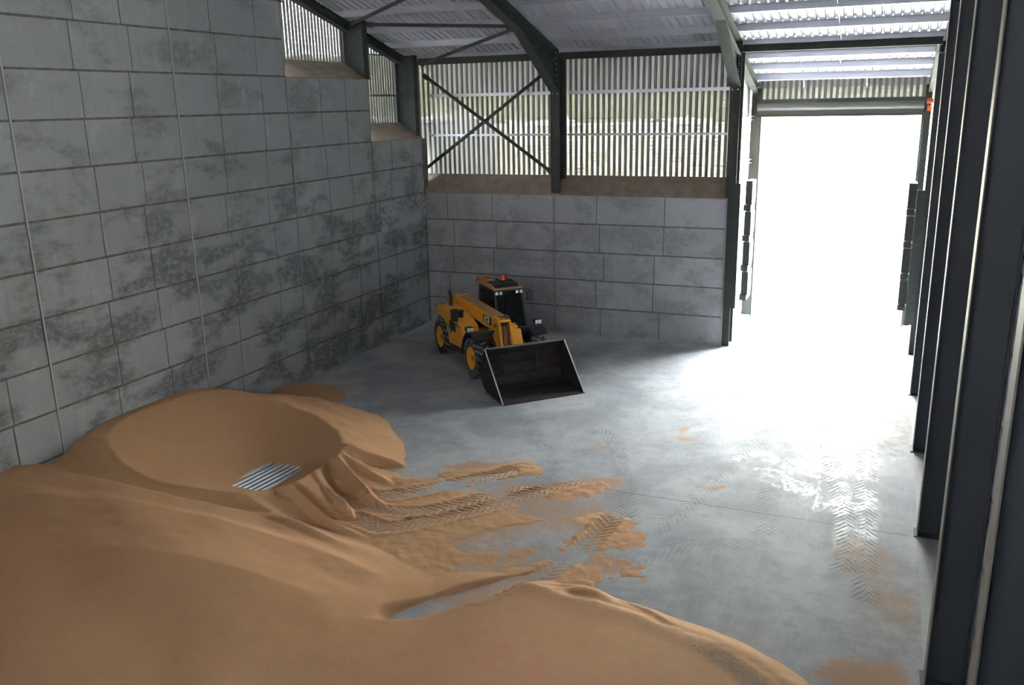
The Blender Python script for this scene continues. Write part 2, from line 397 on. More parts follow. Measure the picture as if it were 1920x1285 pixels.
xs = np.arange(0, 17.06, .07); xs = np.append(xs, 17.06); ys = np.arange(-34, .01, .07)
X, Y = np.meshgrid(xs, ys, indexing='ij')
me, _ = grid_mesh('floor', xs, ys, np.zeros(X.shape))
tr = np.zeros((*X.shape, 3))
for pts, hw, st in TRK:
    U, V, m, _b = path_uv(X, Y, pts, hw); m = m*st; b = m > tr[..., 2]
    # keep coordinates in a halo so they interpolate cleanly
    b = b | ((np.abs(V) < hw+.15) & (tr[..., 2] == 0)); 
    for k, q in enumerate((U, V, m)): tr[..., k] = np.where(b, q, tr[..., k])
gr = np.zeros(X.shape)
X0, Y0 = X, Y; X = X0+.42*fbm(X0, Y0, 1.1, 4, 61); Y = Y0+.36*fbm(X0, Y0, 1.0, 4, 71)
for cx, cy, rx, ry, an, a in [(7.9,-12.1,1.3,.7,.4,1.1),(10.4,-12.6,1.5,1.0,.6,1.1),(11.2,-14.3,1.3,1.0,0,1.1),(12.1,-15.6,1.0,.7,0,1.2),
        (4.5,-10.9,.8,.3,.3,.55),(9.0,-8.8,.9,.3,.3,.45),(9.9,-10.0,1.0,.35,.4,.5),(11.63,-8.74,.6,.28,.5,.75),(12.72,-5.09,.5,.22,.1,.8),(12.2,-5.0,.8,.2,.1,.4),
        (13.18,-11.19,.34,.24,.3,1.1),(16.6,-17.1,.9,.7,0,.95),(16.35,-15.2,.8,1.5,.2,.58),(16.0,-13.8,.8,1.2,.1,.5),(9.2,-14.2,4.2,2.4,.5,.62),
        (7.5,-15.5,4.5,2.6,.2,1.0),(10.0,-16.7,2.4,1.6,.6,.75),(5.6,-13.3,1.6,1.2,0,.8),(1.0,-8.9,1.8,1.2,0,.55),(3.6,-9.9,1.6,.8,.5,.3),(14.3,-17.0,1.5,.5,-.3,.35)]:
    gr = np.maximum(gr, a*ss(blob(X, Y, cx, cy, rx, ry, an), 0, .75))
X, Y = X0, Y0
wet = np.clip(ss(X, 10.5, 13.2)*ss(Y, -14.5, -9.5)*1.25, 0, 1)
wet = wet*ss(Y, -13.5, -11.0); wet = np.maximum(wet, .35*ss(X, 12, 14.5)*ss(Y, -19, -13)); wet *= ss(17.05-X, .1, 1.2)*.6+.4
wet *= 1-.7*blob(X, Y, 16.6, -10.8, .9, 3)
br = np.maximum(ss(blob(X, Y, 16.55, -6.2, .75, 2.6), 0, .35), .4*ss(blob(X, Y, 16.8, -16, .9, 3), 0, .4))
a = me.attributes.new('trk', 'FLOAT_VECTOR', 'POINT'); a.data.foreach_set('vector', tr.reshape(-1).astype(np.float32))
a = me.attributes.new('fl', 'FLOAT_COLOR', 'POINT'); a.data.foreach_set('color', np.stack([np.clip(gr, 0, 1.3), wet, br, np.ones_like(gr)], -1).reshape(-1).astype(np.float32))
me.materials.append(M['floor'])
fo = bpy.data.objects.new('floor', me); C.objects.link(fo)
struct(fo)
m = MB(); m.box(17.06, 17.95, -34, 5.3, -.3, .004, 0, 1.0)
struct(m.obj('trim_1', M['plinth']))
m = MB(); m.box(-.95, 17.95, -34.3, 5.05, -.4, -.04); struct(m.obj('floor_base', M['plinth']))
m = MB(); m.box(11.18, 17.06, -.06, 5.6, -.3, -.0005, 0, 1.0); struct(m.obj('floor_threshold', M['floor']))

# ------------------------------------------------------------------ grain heap
step = .038
xs = np.arange(0.01, 16.2, step); ys = np.arange(-27.5, -8.2, step)
X, Y = np.meshgrid(xs, ys, indexing='ij')
w1 = fbm(X, Y, 1.8, 4, 11); w2 = fbm(X, Y, .5, 3, 21)
r1 = np.hypot(X-1.2, (Y+14.6)*np.where(Y > -14.6, .98, 1.0))+.22*w1
cone = np.minimum(.385*(5.15-r1), 1.27+.10*(1.9-r1))
cone = np.where(cone < .5, cone, cone)
r3 = np.hypot(X-.4, Y+9.6); cone = np.maximum(cone, .16*(1.5-r3)+.03*w1)
# long front heap that fills the near left of the store
ridge = -15.55-.16*X
front = (1.20-.02*X-.92*ss(X, 4.5, 11.5)+.06*w1)*ss(ridge-Y, -.9, 2.9)*ss(12.3-X, 0, 5)
front -= .22*ss(-18.6-Y, 0, 4.5)*ss(front, 0, .4)
for pts_, ht_, wd_ in (([(-.5,-18.1),(1.2,-17.8),(3.2,-17.35),(5.6,-16.75),(7.6,-16.6)], .13, .55), ([(1.5,-18.9),(4.0,-18.2),(6.4,-17.6),(8.2,-17.6)], .08, .6), ([(2.5,-20.6),(5.5,-19.6),(8.0,-19.0)], .07, .8)):
    _, Vv, _, bd = path_uv(X, Y, pts_, .5)
    front = front+ht_*np.clip(1-bd/wd_, 0, 1)**1.3*ss(front, .03, .3)
dune = np.sin((Y+.42*X)*2.1+w1*1.2)*.022*ss(front, .15, .6)*ss(12-X, 0, 5)
front = front+dune+.02*vnoise(X*.5+Y*.9, (X-Y*.5)*.12, .35, 40)*ss(front, .1, .5)
front = front-.04*(1-ss(front, 0, .12)); h = np.maximum(cone, front)
k = .10; h = h+k*np.exp(-((cone-front)/.16)**2)*.25*ss(h, .05, .3)     # soft valley
# fan of ridges running from the pile towards the tyre tracks
for x0, y0, x1, y1, ht, wd in [(4.6,-14.3,6.9,-15.9,.20,.24),(4.9,-13.9,7.1,-15.1,.26,.20),(4.2,-15.6,7.3,-16.3,.17,.2),(4.8,-13.4,6.3,-12.75,.20,.22),(5.0,-13.7,6.6,-13.9,.16,.17),(3.6,-16.4,7.2,-16.9,.12,.22)]:
    d = np.array([x1-x0, y1-y0]); l = np.hypot(*d); d = d/l
    t = (X-x0)*d[0]+(Y-y0)*d[1]; s_ = (X-x0)*-d[1]+(Y-y0)*d[0]+.05*w1
    bump_ = ht*np.clip(1-np.abs(s_)/wd, 0, 1)**1.0*ss(t, -.6, .5)*ss(l-t, -.3, 1.2)
    h = h+bump_*ss(h+.25, 0, .3)
# push-scrape hollows between the ridges
for cx, cy, rx, ry, an, dp in [(5.75,-14.9,1.0,.33,-.42,.26),(5.75,-13.2,.75,.24,.25,.20),(5.6,-15.7,1.0,.2,-.3,.12)]:
    h = h-dp*ss(blob(X, Y, cx, cy, rx, ry, an), 0, .6)
# funnel drawn down over the floor duct
gx, gy = 3.58, -14.62
dx = np.maximum(np.abs(X-gx)-.30, 0); dy = np.maximum(np.abs(Y-gy)-.52, 0)
pit = .455*np.hypot(dx, dy)+.005
h = np.minimum(h, pit)
# low heap at the near right with a pushed crest
ang = np.arctan2(Y+22.5, X-11.5); R3 = 6.15+.14*np.sin(ang*7+1)+.08*w1
d3 = R3-np.hypot(X-11.5, Y+22.5)
low = np.where(d3 < .55, .46*d3, .253-.045*ss(d3, .6, 1.2)+.06*(d3-.55))
low = low-.04*np.clip(1-np.abs(d3-.55)/.25, 0, 1)**2+.018*w2*np.exp(-((d3-.5)/.3)**2)
low += .02*np.exp(-((d3-.62)/.13)**2)*w2
low = np.where(X < 11.9, low*ss(X, 8.2, 11.9)+(-.02)*(1-ss(X, 8.2, 11.9)), low)
h = np.maximum(h, low)
for cx, cy, rx, ry, an, a in [(11.95,-16.75,.55,.35,.1,.12),(11.6,-16.6,.6,.16,.3,.06),(12.9,-16.9,.7,.13,-.5,.05)]:
    h = h+a*ss(blob(X, Y, cx, cy, rx, ry, an), 0, .9)
# thin spread over the floor
film = -.02+0*X
X0, Y0 = X, Y; X = X0+.40*fbm(X0, Y0, 1.2, 4, 63); Y = Y0+.34*fbm(X0, Y0, 1.0, 4, 73)
for cx, cy, rx, ry, an, a in [(7.0,-15.6,4.6,2.4,.15,.06),(8.0,-12.5,1.5,.75,.75,.055),(9.9,-13.0,2.2,.65,.95,.052),(11.3,-14.3,.9,1.1,0,.048),(12.0,-15.6,.9,.55,0,.036),(6.2,-14.3,1.9,.9,.0,.06),
        (9.6,-18.6,3.6,1.3,.5,.07),(6.6,-17.6,4.5,1.6,0,.09),(11.0,-16.3,1.3,.6,.3,.05)]:
    film = np.maximum(film, -.02+a*ss(blob(X, Y, cx, cy, rx, ry, an), 0, .55))
X, Y = X0, Y0
film += (.016*w2+.010*w1+.016*fbm(X, Y, .14, 3, 81))*ss(film, -.02, .0)
film = film*.42+.002*w2
film -= .10*ss(blob(X, Y, 9.75, -17.55, 1.9, .30, .86), 0, .5)      # scraped strip of bare floor
film -= .07*ss(blob(X, Y, 9.9, -15.1, 1.6, .55, .7), 0, .6)
bare = ss(blob(X, Y, 9.95, -17.45, 2.0, .34, .88), 0, .5)
h = np.where(h < .3, h-.35*bare*ss(.3-h, 0, .12), h)
h = np.maximum(h, film)
for pts, hw in GT:
    U, V, mk, bd = path_uv(X, Y, pts, hw)
    ph = (U*6.0+np.abs(V)*6.5+(V > 0)*.5) % 1.0
    lug = np.clip(np.minimum(ph-.35, .9-ph)*9, 0, 1)
    thick = np.clip((h+.01)/.05, 0, 1)
    thick = np.clip((h+.006)/.016, 0, 1.5); h = h-mk*thick*(.003+.026*lug)+.012*thick*np.exp(-((bd-hw-.04)/.06)**2)
h = h+.006*w2*ss(h, 0, .3)
h[:, -1] = np.minimum(h[:, -1], -.03)
Hh = np.maximum(h, -.03)
me, used = grid_mesh('grain_heap', xs, ys, Hh, keep=h > 0.0)
pink = ss(blob(X, Y, 11.5, -20.0, 3.2, 2.2), 0, .6)*.8+.5*ss(-17-Y, 0, 5)*ss(9-X, 0, 5)
grey = .75*np.exp(-((d3-.95)/.20)**2)*ss(X, 13.0, 14.4)+.35*np.exp(-((d3-.7)/.1)**2)*ss(X, 12.5, 13.2)+.25*ss(.03-h, 0, .03)
for nm, arr in (('pink', pink), ('grey', grey)):
    a = me.attributes.new(nm, 'FLOAT', 'POINT'); a.data.foreach_set('value', arr.reshape(-1)[used].astype(np.float32))
me.materials.append(M['grain'])
go = bpy.data.objects.new('grain_heap', me); C.objects.link(go)
tag(go, 'heap of orange-brown wheat grain with a funnel-shaped hollow, spread over the floor', 'grain', kind='stuff')

# grain drifted against the foot of the fifth column
px_ = np.arange(17.07, 17.56, .02); py_ = np.arange(-18.3, -16.95, .02); PX, PYY = np.meshgrid(px_, py_, indexing='ij')
ph_ = .035-.05*np.hypot((PX-17.3)/.6, (PYY+17.45)/.6)+.02*fbm(PX, PYY, .25, 3, 91)
me, used = grid_mesh('grain_drift', px_, py_, np.maximum(ph_, -.01), keep=ph_ > .004)
for nm in ('pink', 'grey'): me.attributes.new(nm, 'FLOAT', 'POINT')
me.materials.append(M['grain']); o = bpy.data.objects.new('grain_drift', me); C.objects.link(o)
tag(o, 'small drift of grain at the foot of the fifth right-hand column', 'grain', kind='stuff')

# corrugated floor duct exposed at the bottom of the funnel
m = MB(); L = 1.75
prof = []
nr = 7; pitch = .15
for i in range(nr):
    for k in range(8):
        t = k/8; prof.append((-nr*pitch/2+(i+t)*pitch, .07+.042*max(0, math.sin(PI*t/.5)) if t < .5 else .07))
prof.append((nr*pitch/2, .07))
vs = [(x, -L/2, z) for x, z in prof]+[(x, L/2, z) for x, z in prof]+[(x, -L/2, z-.012) for x, z in prof]+[(x, L/2, z-.012) for x, z in prof]
n = len(prof); fs = [(i, i+1, n+i+1, n+i) for i in range(n-1)]+[(2*n+i, 3*n+i, 3*n+i+1, 2*n+i+1) for i in range(n-1)]
for f_, i in zip(fs, list(range(n-1))*2):
    t_ = (i % 8)/8; m.add([vs[q] for q in f_], [(0,1,2,3)], 0 if t_ < .49 else 1)
m.box(-nr*pitch/2-.01, -nr*pitch/2+.01, -L/2, L/2, 0, .117); m.box(nr*pitch/2-.01, nr*pitch/2+.01, -L/2, L/2, 0, .117)
o = m.obj('floor_duct', [M['duct'], M['dark']], smooth=True); o.location = (gx, gy, 0); o.rotation_euler = (0, 0, -.10)
tag(o, 'ribbed galvanised air duct bared at the bottom of the grain funnel', 'air duct')

# ------------------------------------------------------------------ walls
def block_wall(name, m_, origin, du, dn, bays, T=.3, mats=('concrete',)):
    """precast wall: body plus proud blocks; bays = (u0, u1, ztop, [split rows])"""
    b = MB(); o = Vector(origin); du = Vector(du); dn = Vector(dn); r = random.Random(5)
    def quadbox(u0, u1, z0, z1, d0, d1, mi, tone):
        P = [o+du*u+dn*d+Vector((0,0,z)) for z in (z0, z1) for u, d in ((u0,d0),(u1,d0),(u1,d1),(u0,d1))]
        b.add(P, [(0,1,2,3),(7,6,5,4),(0,4,5,1),(1,5,6,2),(2,6,7,3),(3,7,4,0)], mi, tone)
    for u0, u1, zt, sp in bays:
        quadbox(u0, u1, -.2, zt, -T, -.014, 1, 1)
        for row in range(int(zt)):
            hv = .030
            cuts = [u0+.02]+[u0+(u1-u0)*(f+r.uniform(-.03, .03)) for f in sp]+[u1-.02]
            for a_, c_ in zip(cuts[:-1], cuts[1:]):
                g = .018
                quadbox(a_+g*.9, c_-g*.9, row+.022+r.uniform(0, .012), row+.978, -.016, r.uniform(-.004, .0), 0, r.uniform(.35, 1.0))
    return struct(b.obj(name, [M[m_], M['joint']]))
lb = []
tops = [7, 9, 11, 13, 15, 15, 15]
for i in range(7):
    y1, y0 = YS[i], YS[i+1]; a_, b_ = -y1, -y0
    lb.append((a_, b_, tops[i], [.30, .62] if i % 2 else [.26, .67]))
block_wall('wall_left', 'concrete', (0,0,0), (0,-1,0), (1,0,0), lb)
block_wall('wall_far', 'concrete_far', (0,0,0), (1,0,0), (0,-1,0), [(0, 5.14, 5, [.20, .56]), (5.14, XE, 5, [.29, .63])])
block_wall('wall_right', 'concrete_lightened', (XW,0,0), (0,-1,0), (-1,0,0), [(-.6, 3.6, 5, [.3,.65]), (3.6, 7.9, 7, [.33,.66]), (7.9, 12.3, 9, [.33,.66]), (12.3, 16.8, 11, [.33,.66]), (16.8, 34, 13, [.2,.4,.6,.8])])
# mastic joints
m = MB()
for yy in (-12.26, -16.81): m.box(.0, .012, yy-.022, yy+.022, 0, 13)
m.box(0, .008, -7.92, -7.9, 0, 9); m.box(0, .006, -3.54, -3.525, 0, 7)
m.box(5.13, 5.15, -.012, 0, 0, 5)
m.box(XE-.02, XE+.01, -.012, .3, 0, 5)
struct(m.obj('trim_2', M['sealant']))
m = MB(); m.box(0, .14, -10.5, 0, 0, .04); m.box(.14, XE, -.14, 0, 0, .04); struct(m.obj('baseboard_left', M['plinth']))
# proud panel low in the corner bay
m = MB(); m.box(0, .045, -3.28, -.03, 3.93, 4.93, 0, 1.3); struct(m.obj('trim_3', M['concrete']))
# sloping copings
def coping_left(i, z):
    m = MB(); y0, y1 = YS[i+1], YS[i]; 
    if i == 0: y1 = 0.0
    m.prism([(-.3, y0, z-1.2), (0, y0, z-.01), (0, y0, z), (-.86, y0, z+.55), (-.86, y0, z-1.2)], (0, y1-y0, 0))
    return struct(m.obj('trim_%d' % (10+i), M['cap']))
for i in range(7): coping_left(i, tops[i])
m = MB(); m.prism([(-.86, .3, 4), (-.86, 0, 4.99), (-.86, 0, 5), (-.86, .86, 5.62), (-.86, .86, 4)], (XE+.86, 0, 0)); struct(m.obj('trim_8', M['cap']))
m = MB(); m.box(-.32, 0, -.006, .31, -.2, 6.95); struct(m.obj('trim_4', M['joint']))
m = MB(); m.box(-.98, -.84, 0.0, .98, 0, 7.45); struct(m.obj('trim_9', M['cap']))
# back end of the store, unseen behind the camera: full wall with an added slot for fill light
m = MB()
for q in ((-.9, 17.95, 0, 8.9), (-.9, 17.95, 9.38, 19.1), (-.9, 5, 8.9, 9.38), (15, 17.95, 8.9, 9.38)): m.box(q[0], q[1], -34.3, -34, q[2], q[3])
m.box(5.0, 15.0, -34.2, -34.1, 9.12, 9.15); struct(m.obj('wall_near', M['concrete']))

# ------------------------------------------------------------------ perforated cladding
def cladding(name, p0, p1, zb, zt, nrm, pitch=.2, mats=('perf', 'rib')):
    """box profile sheet between p0 and p1 (xy), from zb(u) to zt(u)"""
    b = MB(); p0 = Vector((*p0, 0)); p1 = Vector((*p1, 0)); L_ = (p1-p0).length; d = (p1-p0)/L_; n_ = Vector((*nrm, 0)); k = int(round(L_/pitch)); pt = L_/k
    prof = []
    for i in range(k):
        prof += [(i*pt, 0, 0), (i*pt+.46*pt, 0, 1), (i*pt+.56*pt, .035, 1), (i*pt+.90*pt, .035, 1)]
    prof.append((L_, 0, 0))
    vs = []; fs = []; mi = []
    for (u, o_, _) in prof:
        q = p0+d*u+n_*o_
        vs += [(q.x, q.y, zb(u)), (q.x, q.y, max(zt(u), zb(u)+.001))]
    o0 = len(b.v); b.v += vs
    for i in range(len(prof)-1):
        b.f.append((2*i, 2*i+2, 2*i+3, 2*i+1)); b.mi.append(prof[i][2]); b.tone.append(1)
    return struct(b.obj(name, [M[mats[0]], M[mats[1]]]))
c_ = lambda z: (lambda u: z)
cladding('wall_far_cladding', (-.9, .9), (11.15, .9), c_(5.45), c_(roof_z(.9)), (0,-1))
tz = {0: 7, 1: 9, 2: 11, 3: 13}
def gable_base(u):
    y = .9-u
    for i in range(7):
        if y > YS[i+1]: return tops[i]+.4
    return 15.4
# sheet goes in one run per bay so that each follows its own coping
for i in range(5):
    y1 = .9 if i == 0 else YS[i]; y0 = YS[i+1]
    cladding('wall_left_cladding' if i == 0 else 'wall_left_cladding_%d' % (i+1), (-.9, y1), (-.9, y0), c_(tops[i]+.4), (lambda y1: lambda u: roof_z(y1-u))(y1), (1,0), pitch=.17, mats=('perf', 'rib') if i < 3 else ('rib', 'rib'))
for i in range(5, 7):
    y1 = YS[i]; y0 = YS[i+1] if i < 6 else -34
    cladding('wall_left_cladding_%d' % (i+1), (-.9, y1), (-.9, y0), c_(15.3), (lambda y1: lambda u: roof_z(y1-u))(y1), (1,0), mats=('rib', 'rib'))
cladding('wall_right_cladding', (XW+.3, .9), (XW+.3, -34), lambda u: 5+2*max(0, min(4, math.floor((u-.9+.8)/4.4))), lambda u: roof_z(.9-u), (-1,0), pitch=.3, mats=('rib', 'rib'))
cladding('wall_door_cladding', (11.3, 5.05), (17.1, 5.05), c_(7.95), c_(roof_z(5.0)), (0,-1))
# lean-to side sheets
def side_sheet(name, x, n_, mt):
    b = MB(); k = 26; vs = []; y0, y1 = .55, 5.1
    for i in range(k+1):
        y = y0+(y1-y0)*i/k; xx = x+(n_*.03 if i % 2 else 0)
        vs += [(xx, y, 0), (xx, y, roof_z(y))]
    b.add(vs, [(2*i, 2*i+2, 2*i+3, 2*i+1) for i in range(k)])
    return struct(b.obj(name, M[mt]))
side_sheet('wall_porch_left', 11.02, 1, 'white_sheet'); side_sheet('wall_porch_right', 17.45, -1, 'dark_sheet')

# ------------------------------------------------------------------ roof
b = MB(); k = 76; x0, x1 = -1.0, 18.0; ya, yb = 5.6, -34.3; pt = (x1-x0)/k; vs = []
prof = []
for i in range(k): prof += [(x0+i*pt, 0), (x0+(i+.62)*pt, 0), (x0+(i+.70)*pt, .055), (x0+(i+.92)*pt, .055)]
prof.append((x1, 0))
for x, dz in prof: vs += [(x, ya, roof_z(ya)+dz), (x, yb, roof_z(yb)+dz)]
b.add(vs, [(2*i, 2*i+1, 2*i+3, 2*i+2) for i in range(len(prof)-1)])
struct(b.obj('ceiling', M['roof']))

PY = [5.25, 4.15, 2.95, 1.75, .55, -.85, -2.35, -3.85, -5.35, -6.85]
ordn = ['on the door header, lowest of all', 'first above the door header purlin', 'second above the door header purlin', 'just below the dark eaves beam', 'just above the dark eaves beam', 'second above the dark eaves beam', 'third above the dark eaves beam', 'fourth above the dark eaves beam', 'fifth above the dark eaves beam', 'sixth above the dark eaves beam']
for y, w in zip(PY, ordn):
    m = MB(); xa = 10.9 if y > .9 else -.9
    sl = Vector((0, -.258, -.966))
    zc = roof_z(y)-.105
    m.beam((xa, y, zc), (17.9, y, zc), .13, .19, up=(0, .258, .966), shape='Z', t=.012)
    # cleats
    for xx in ((5.14, 11.25) if xa < 0 else (11.25,)):
        if y < 0: m.box(xx-.09, xx+.09, y-.03, y-.02, zc-.1, zc+.08)
    o = m.obj('roof_purlin', M['galv'], loc=(xa, y, zc)); tag(o, 'galvanised roof purlin '+w, 'purlin', 'galvanised purlins under the roof sheets')

# sag rods between purlins
def rod(a, b_, lab):
    m = MB(); m.tube([a, b_], .012, 6); o = m.obj('sag_rod', M['galv'], loc=a); tag(o, lab, 'sag rod', 'sag rods between the purlins')
for i, lab in ((5, 'just above the eaves beam'), (6, 'one purlin higher than the eaves'), (7, 'highest of its line')):
    for x in (8.2, 14.3):
        rod((x, PY[i-1], purl_z(PY[i-1])+.1), (x+.02, PY[i], purl_z(PY[i])+.06), 'thin steel rod between purlins %s, %s bay' % (lab, 'middle' if x < 10 else 'door'))
for i in (2, 3):
    rod((14.2, PY[i-1], purl_z(PY[i-1])+.1), (14.2, PY[i], purl_z(PY[i])+.06), 'short steel rod between the porch purlins, '+('nearer the door' if i == 2 else 'nearer the eaves beam'))

# ------------------------------------------------------------------ steelwork
BOLT = None
def bolts(parent, x, y, z0, z1, dx, n):
    global BOLT
    for i in range(n):
        z = z0+(z1-z0)*i/(n-1)
        for sx in (-1, 1):
            if BOLT is None:
                mb = MB(); mb.tube([(0, 0, 0), (0, -.024, 0)], .018, 6); o = mb.obj('bolt', M['bolt']); BOLT = o
            else: o = BOLT.copy(); C.objects.link(o)
            o.parent = parent; o.location = (x+sx*dx, y, z)
def column(name, cx, y0, y1, w, z0, z1, lab, t=.022, top_bolts=True, mats=None):
    """web in the yz plane, inner flange faces -y"""
    e = empty(name, (cx, y0, z0)); tag(e, lab, 'steel column', 'dark steel columns')
    q = lambda mb, n_, mt: None
    for nm, bx in (('flange', (-w/2, w/2, 0, t)), ('flange', (-w/2, w/2, y1-y0-t, y1-y0)), ('web', (-t*.35, t*.35, t, y1-y0-t))):
        mb = MB(); mb.box(bx[0], bx[1], bx[2], bx[3], 0, z1-z0); mb.obj(nm, M['steel'], e)
    if top_bolts:
        bolts(e, 0, 0, z1-z0-1.35, z1-z0-.1, .09, 8)
    return e
column('steel_column', 5.19, .06, .72, .34, 5.05, 9.78, 'dark steel column on the far wall above the telehandler', top_bolts=True)
PCOL = column('steel_column', 11.27, .04, .72, .33, 0, 9.78, 'tall dark steel column at the left corner of the door porch')
def gcolumn(x0, x1, cy, w, z0, z1, lab, mt='steel', t=.03, fm=None, cat='dark steel columns'):
    """web in the xz plane, flanges along y"""
    e = empty('steel_column', (x0, cy, z0)); tag(e, lab, 'steel column', cat)
    s_ = 1 if x1 > x0 else -1; D = abs(x1-x0)
    for nm, a_, b_, hw in (('flange', 0, t, w/2), ('flange', D-t, D, w/2), ('web', t, D-t, t*.4)):
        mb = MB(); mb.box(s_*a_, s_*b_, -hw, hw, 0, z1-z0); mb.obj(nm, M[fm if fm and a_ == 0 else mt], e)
    mb = MB(); mb.box(-.05 if s_ > 0 else -D, D if s_ > 0 else .05, -w/2-.03, w/2+.03, -.004 if z0 > 1 else 0, .02); mb.obj('base_plate', M[mt], e)
    return e
gcolumn(-.06, -.95, -3.48, .30, 9.0, roof_z(-3.5)-.2, 'dark steel post on the left wall between the two lit gable openings')
gcolumn(-.10, -.95, -.12, .30, 7.0, roof_z(0)-.2, 'dark steel post at the far end of the left wall')
gcolumn(-.06, -.95, -7.88, .30, 11.0, roof_z(-7.9)-.2, 'dark steel post at the top step of the left wall, cut by the frame')
RC = [(1.05, 'first right-hand steel column, the far one beside the porch'), (-3.30, 'second steel column from the door in the right-hand row'), (-7.73, 'third steel column from the door in the right-hand row'), (-12.24, 'fourth steel column from the door in the right-hand row'),
      (-17.02, 'fifth steel column from the door, standing in grain at its foot'), (-21.45, 'nearest steel column, at the right edge of the picture')]
RCOL = None
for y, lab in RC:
    q = gcolumn(17.05, XW-.02, y, .32, 0, roof_z(y)-.2, lab, 'steel_blue', .018, 'flange_lit', cat='row of deep steel columns along the right wall')
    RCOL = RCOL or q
# rafters with haunches
def rafter(cx, ya, yb, haunch, w, D, lab, zlow=8.55):
    e = empty('roof_rafter', (cx, ya, purl_z(ya))); tag(e, lab, 'rafter', 'dark steel rafters')
    zt = lambda y: purl_z(y)
    loc = Vector((cx, ya, purl_z(ya)))
    hy = -3.1
    def low(y):
        z = zt(y)-D
        if haunch and y > hy: z = min(z, z+(zlow-(zt(0)-D))*(y-hy)/(0-hy))
        return z
    ysx = [ya]+([hy] if haunch else [])+[yb]
    web = MB(); pts = [(0, y, zt(y)) for y in ysx]+[(0, y, low(y)) for y in reversed(ysx)]
    web.prism([(-.008, y, z) for _, y, z in pts], (.016, 0, 0))
    fl = MB()
    for a_, b_ in zip(ysx[:-1], ysx[1:]): fl.beam((0, a_, low(a_)), (0, b_, low(b_)), w, .022)
    ft = MB(); ft.beam((0, ya, zt(ya)-.012), (0, yb, zt(yb)-.012), w, .02)
    parts = [('web', web, 'steel'), ('flange', fl, 'steel'), ('flange', ft, 'steel')]
    if haunch:
        mid = MB(); mid.beam((0, 0, zt(0)-D), (0, hy, zt(hy)-D), w*.9, .02); parts.append(('flange', mid, 'steel'))
        ep = MB(); ep.box(-w/2, w/2, .02, .05, low(0)-.02, zt(0)); parts.append(('end_plate', ep, 'steel'))
        bolts(e, 0, .02-ya, low(0)+.12-loc.z, zt(0)-.1-loc.z, .09, 7)
    for nm, mb, mt in parts:
        o = mb.obj(nm, M[mt], e); o.location = -loc+Vector((cx, 0, 0))
    return e
rafter(5.17, 0.02, -33, True, .34, .42, 'haunched dark steel rafter rising from the column above the telehandler')
rafter(11.27, 0.02, -33, True, .33, .42, 'haunched dark steel rafter rising from the column left of the door')
rafter(-.72, .72, -33, False, .25, .30, 'dark sloping rafter along the top of the left gable')
rafter(17.3, .6, -33, False, .25, .35, 'dark rafter over the right-hand row of columns, mostly hidden')
rafter(11.27, 4.95, .75, False, .22, .30, 'short sloping rafter on the left side of the door porch')
rafter(17.1, 4.95, .75, False, .22, .30, 'short sloping rafter on the right side of the door porch')
# eaves beam, one length per bay
for xa, xb, lab in ((-.1, 5.02, 'dark steel eaves beam over the crossed braces'), (5.36, 11.1, 'dark steel eaves beam over the middle cladding bay'), (11.44, 17.1, 'dark steel eaves beam across the porch in front of the door')):
    m = MB(); m.beam((xa, .12, 9.66), (xb, .12, 9.66), .2, .22, shape='I', t=.02)
    tag(m.obj('eaves_beam', M['steel'], loc=(xa, .12, 9.55)), lab, 'beam', 'eaves beams')
# braces
def brace(a, b_, r, lab, grp='roof braces'):
    m = MB(); m.tube([a, b_], r, 12)
    va, vb = Vector(a), Vector(b_); d = (vb-va).normalized()
    for p in (va, vb-d*.25): m.beam(p, p+d*.25, .02, r*3)
    tag(m.obj('brace_tube', M['steel'], loc=a), lab, 'brace', grp)
brace((.1, -.05, 9.55), (5.0, -2.9, 10.38), .055, 'dark tube brace rising from the far left corner to the first rafter')
brace((-.02, -3.36, 10.70), (5.0, -3.05, 10.42), .055, 'dark tube strut from the gable post to the first rafter')
brace((-.45, -3.6, 10.72), (5.0, -7.0, 11.45), .055, 'dark tube brace at the top, leaving the frame beside the gable post')
brace((.0, .30, 9.2), (5.02, .30, 5.72), .06, 'dark wall brace falling from upper left to lower right', 'crossed wall braces')
brace((-.62, .44, 5.50), (4.95, .44, 9.33), .06, 'dark wall brace rising from lower left to upper right', 'crossed wall braces')
# cladding rails
def rail(a, b_, lab, w=.07, h=.10, grp='cladding rails', mt='galv'):
    m = MB(); m.beam(a, b_, w, h, shape='C', t=.008)
    tag(m.obj('cladding_rail', M[mt], loc=a), lab, 'rail', grp)
for (xa, xb, w_) in ((-.1, 4.98, 'behind the crossed braces'), (5.4, 11.1, 'in the middle cladding bay')):
    rail((xa, .80, 8.47), (xb, .80, 8.47), 'upper galvanised rail '+w_); rail((xa, .80, 7.04), (xb, .80, 7.04), 'lower galvanised rail '+w_, h=.07)
rail((-.85, -3.3, 9.87), (-.85, -.3, 9.87), 'upper galvanised rail in the gable opening by the corner', h=.06)
rail((-.80, -3.3, 8.5), (-.80, .05, 8.5), 'lower galvanised rail in the gable opening by the corner', h=.06)
# plates beside porch
for k, z in enumerate((7.45, 5.9, 4.5, 3.1, 1.8)):
    nth = ['topmost', 'second from the top', 'third from the top', 'fourth from the top', 'lowest'][k]
    rail((11.12, 1.6, z), (11.18, 4.9, z), 'white-lit side rail on the left of the porch, '+nth, .10, .12, 'porch side rails, left')
    if k < 3: rail((17.35, 1.6, z), (17.35, 4.9, z), 'side rail on the right of the porch, '+nth, .10, .12, 'porch side rails, right')
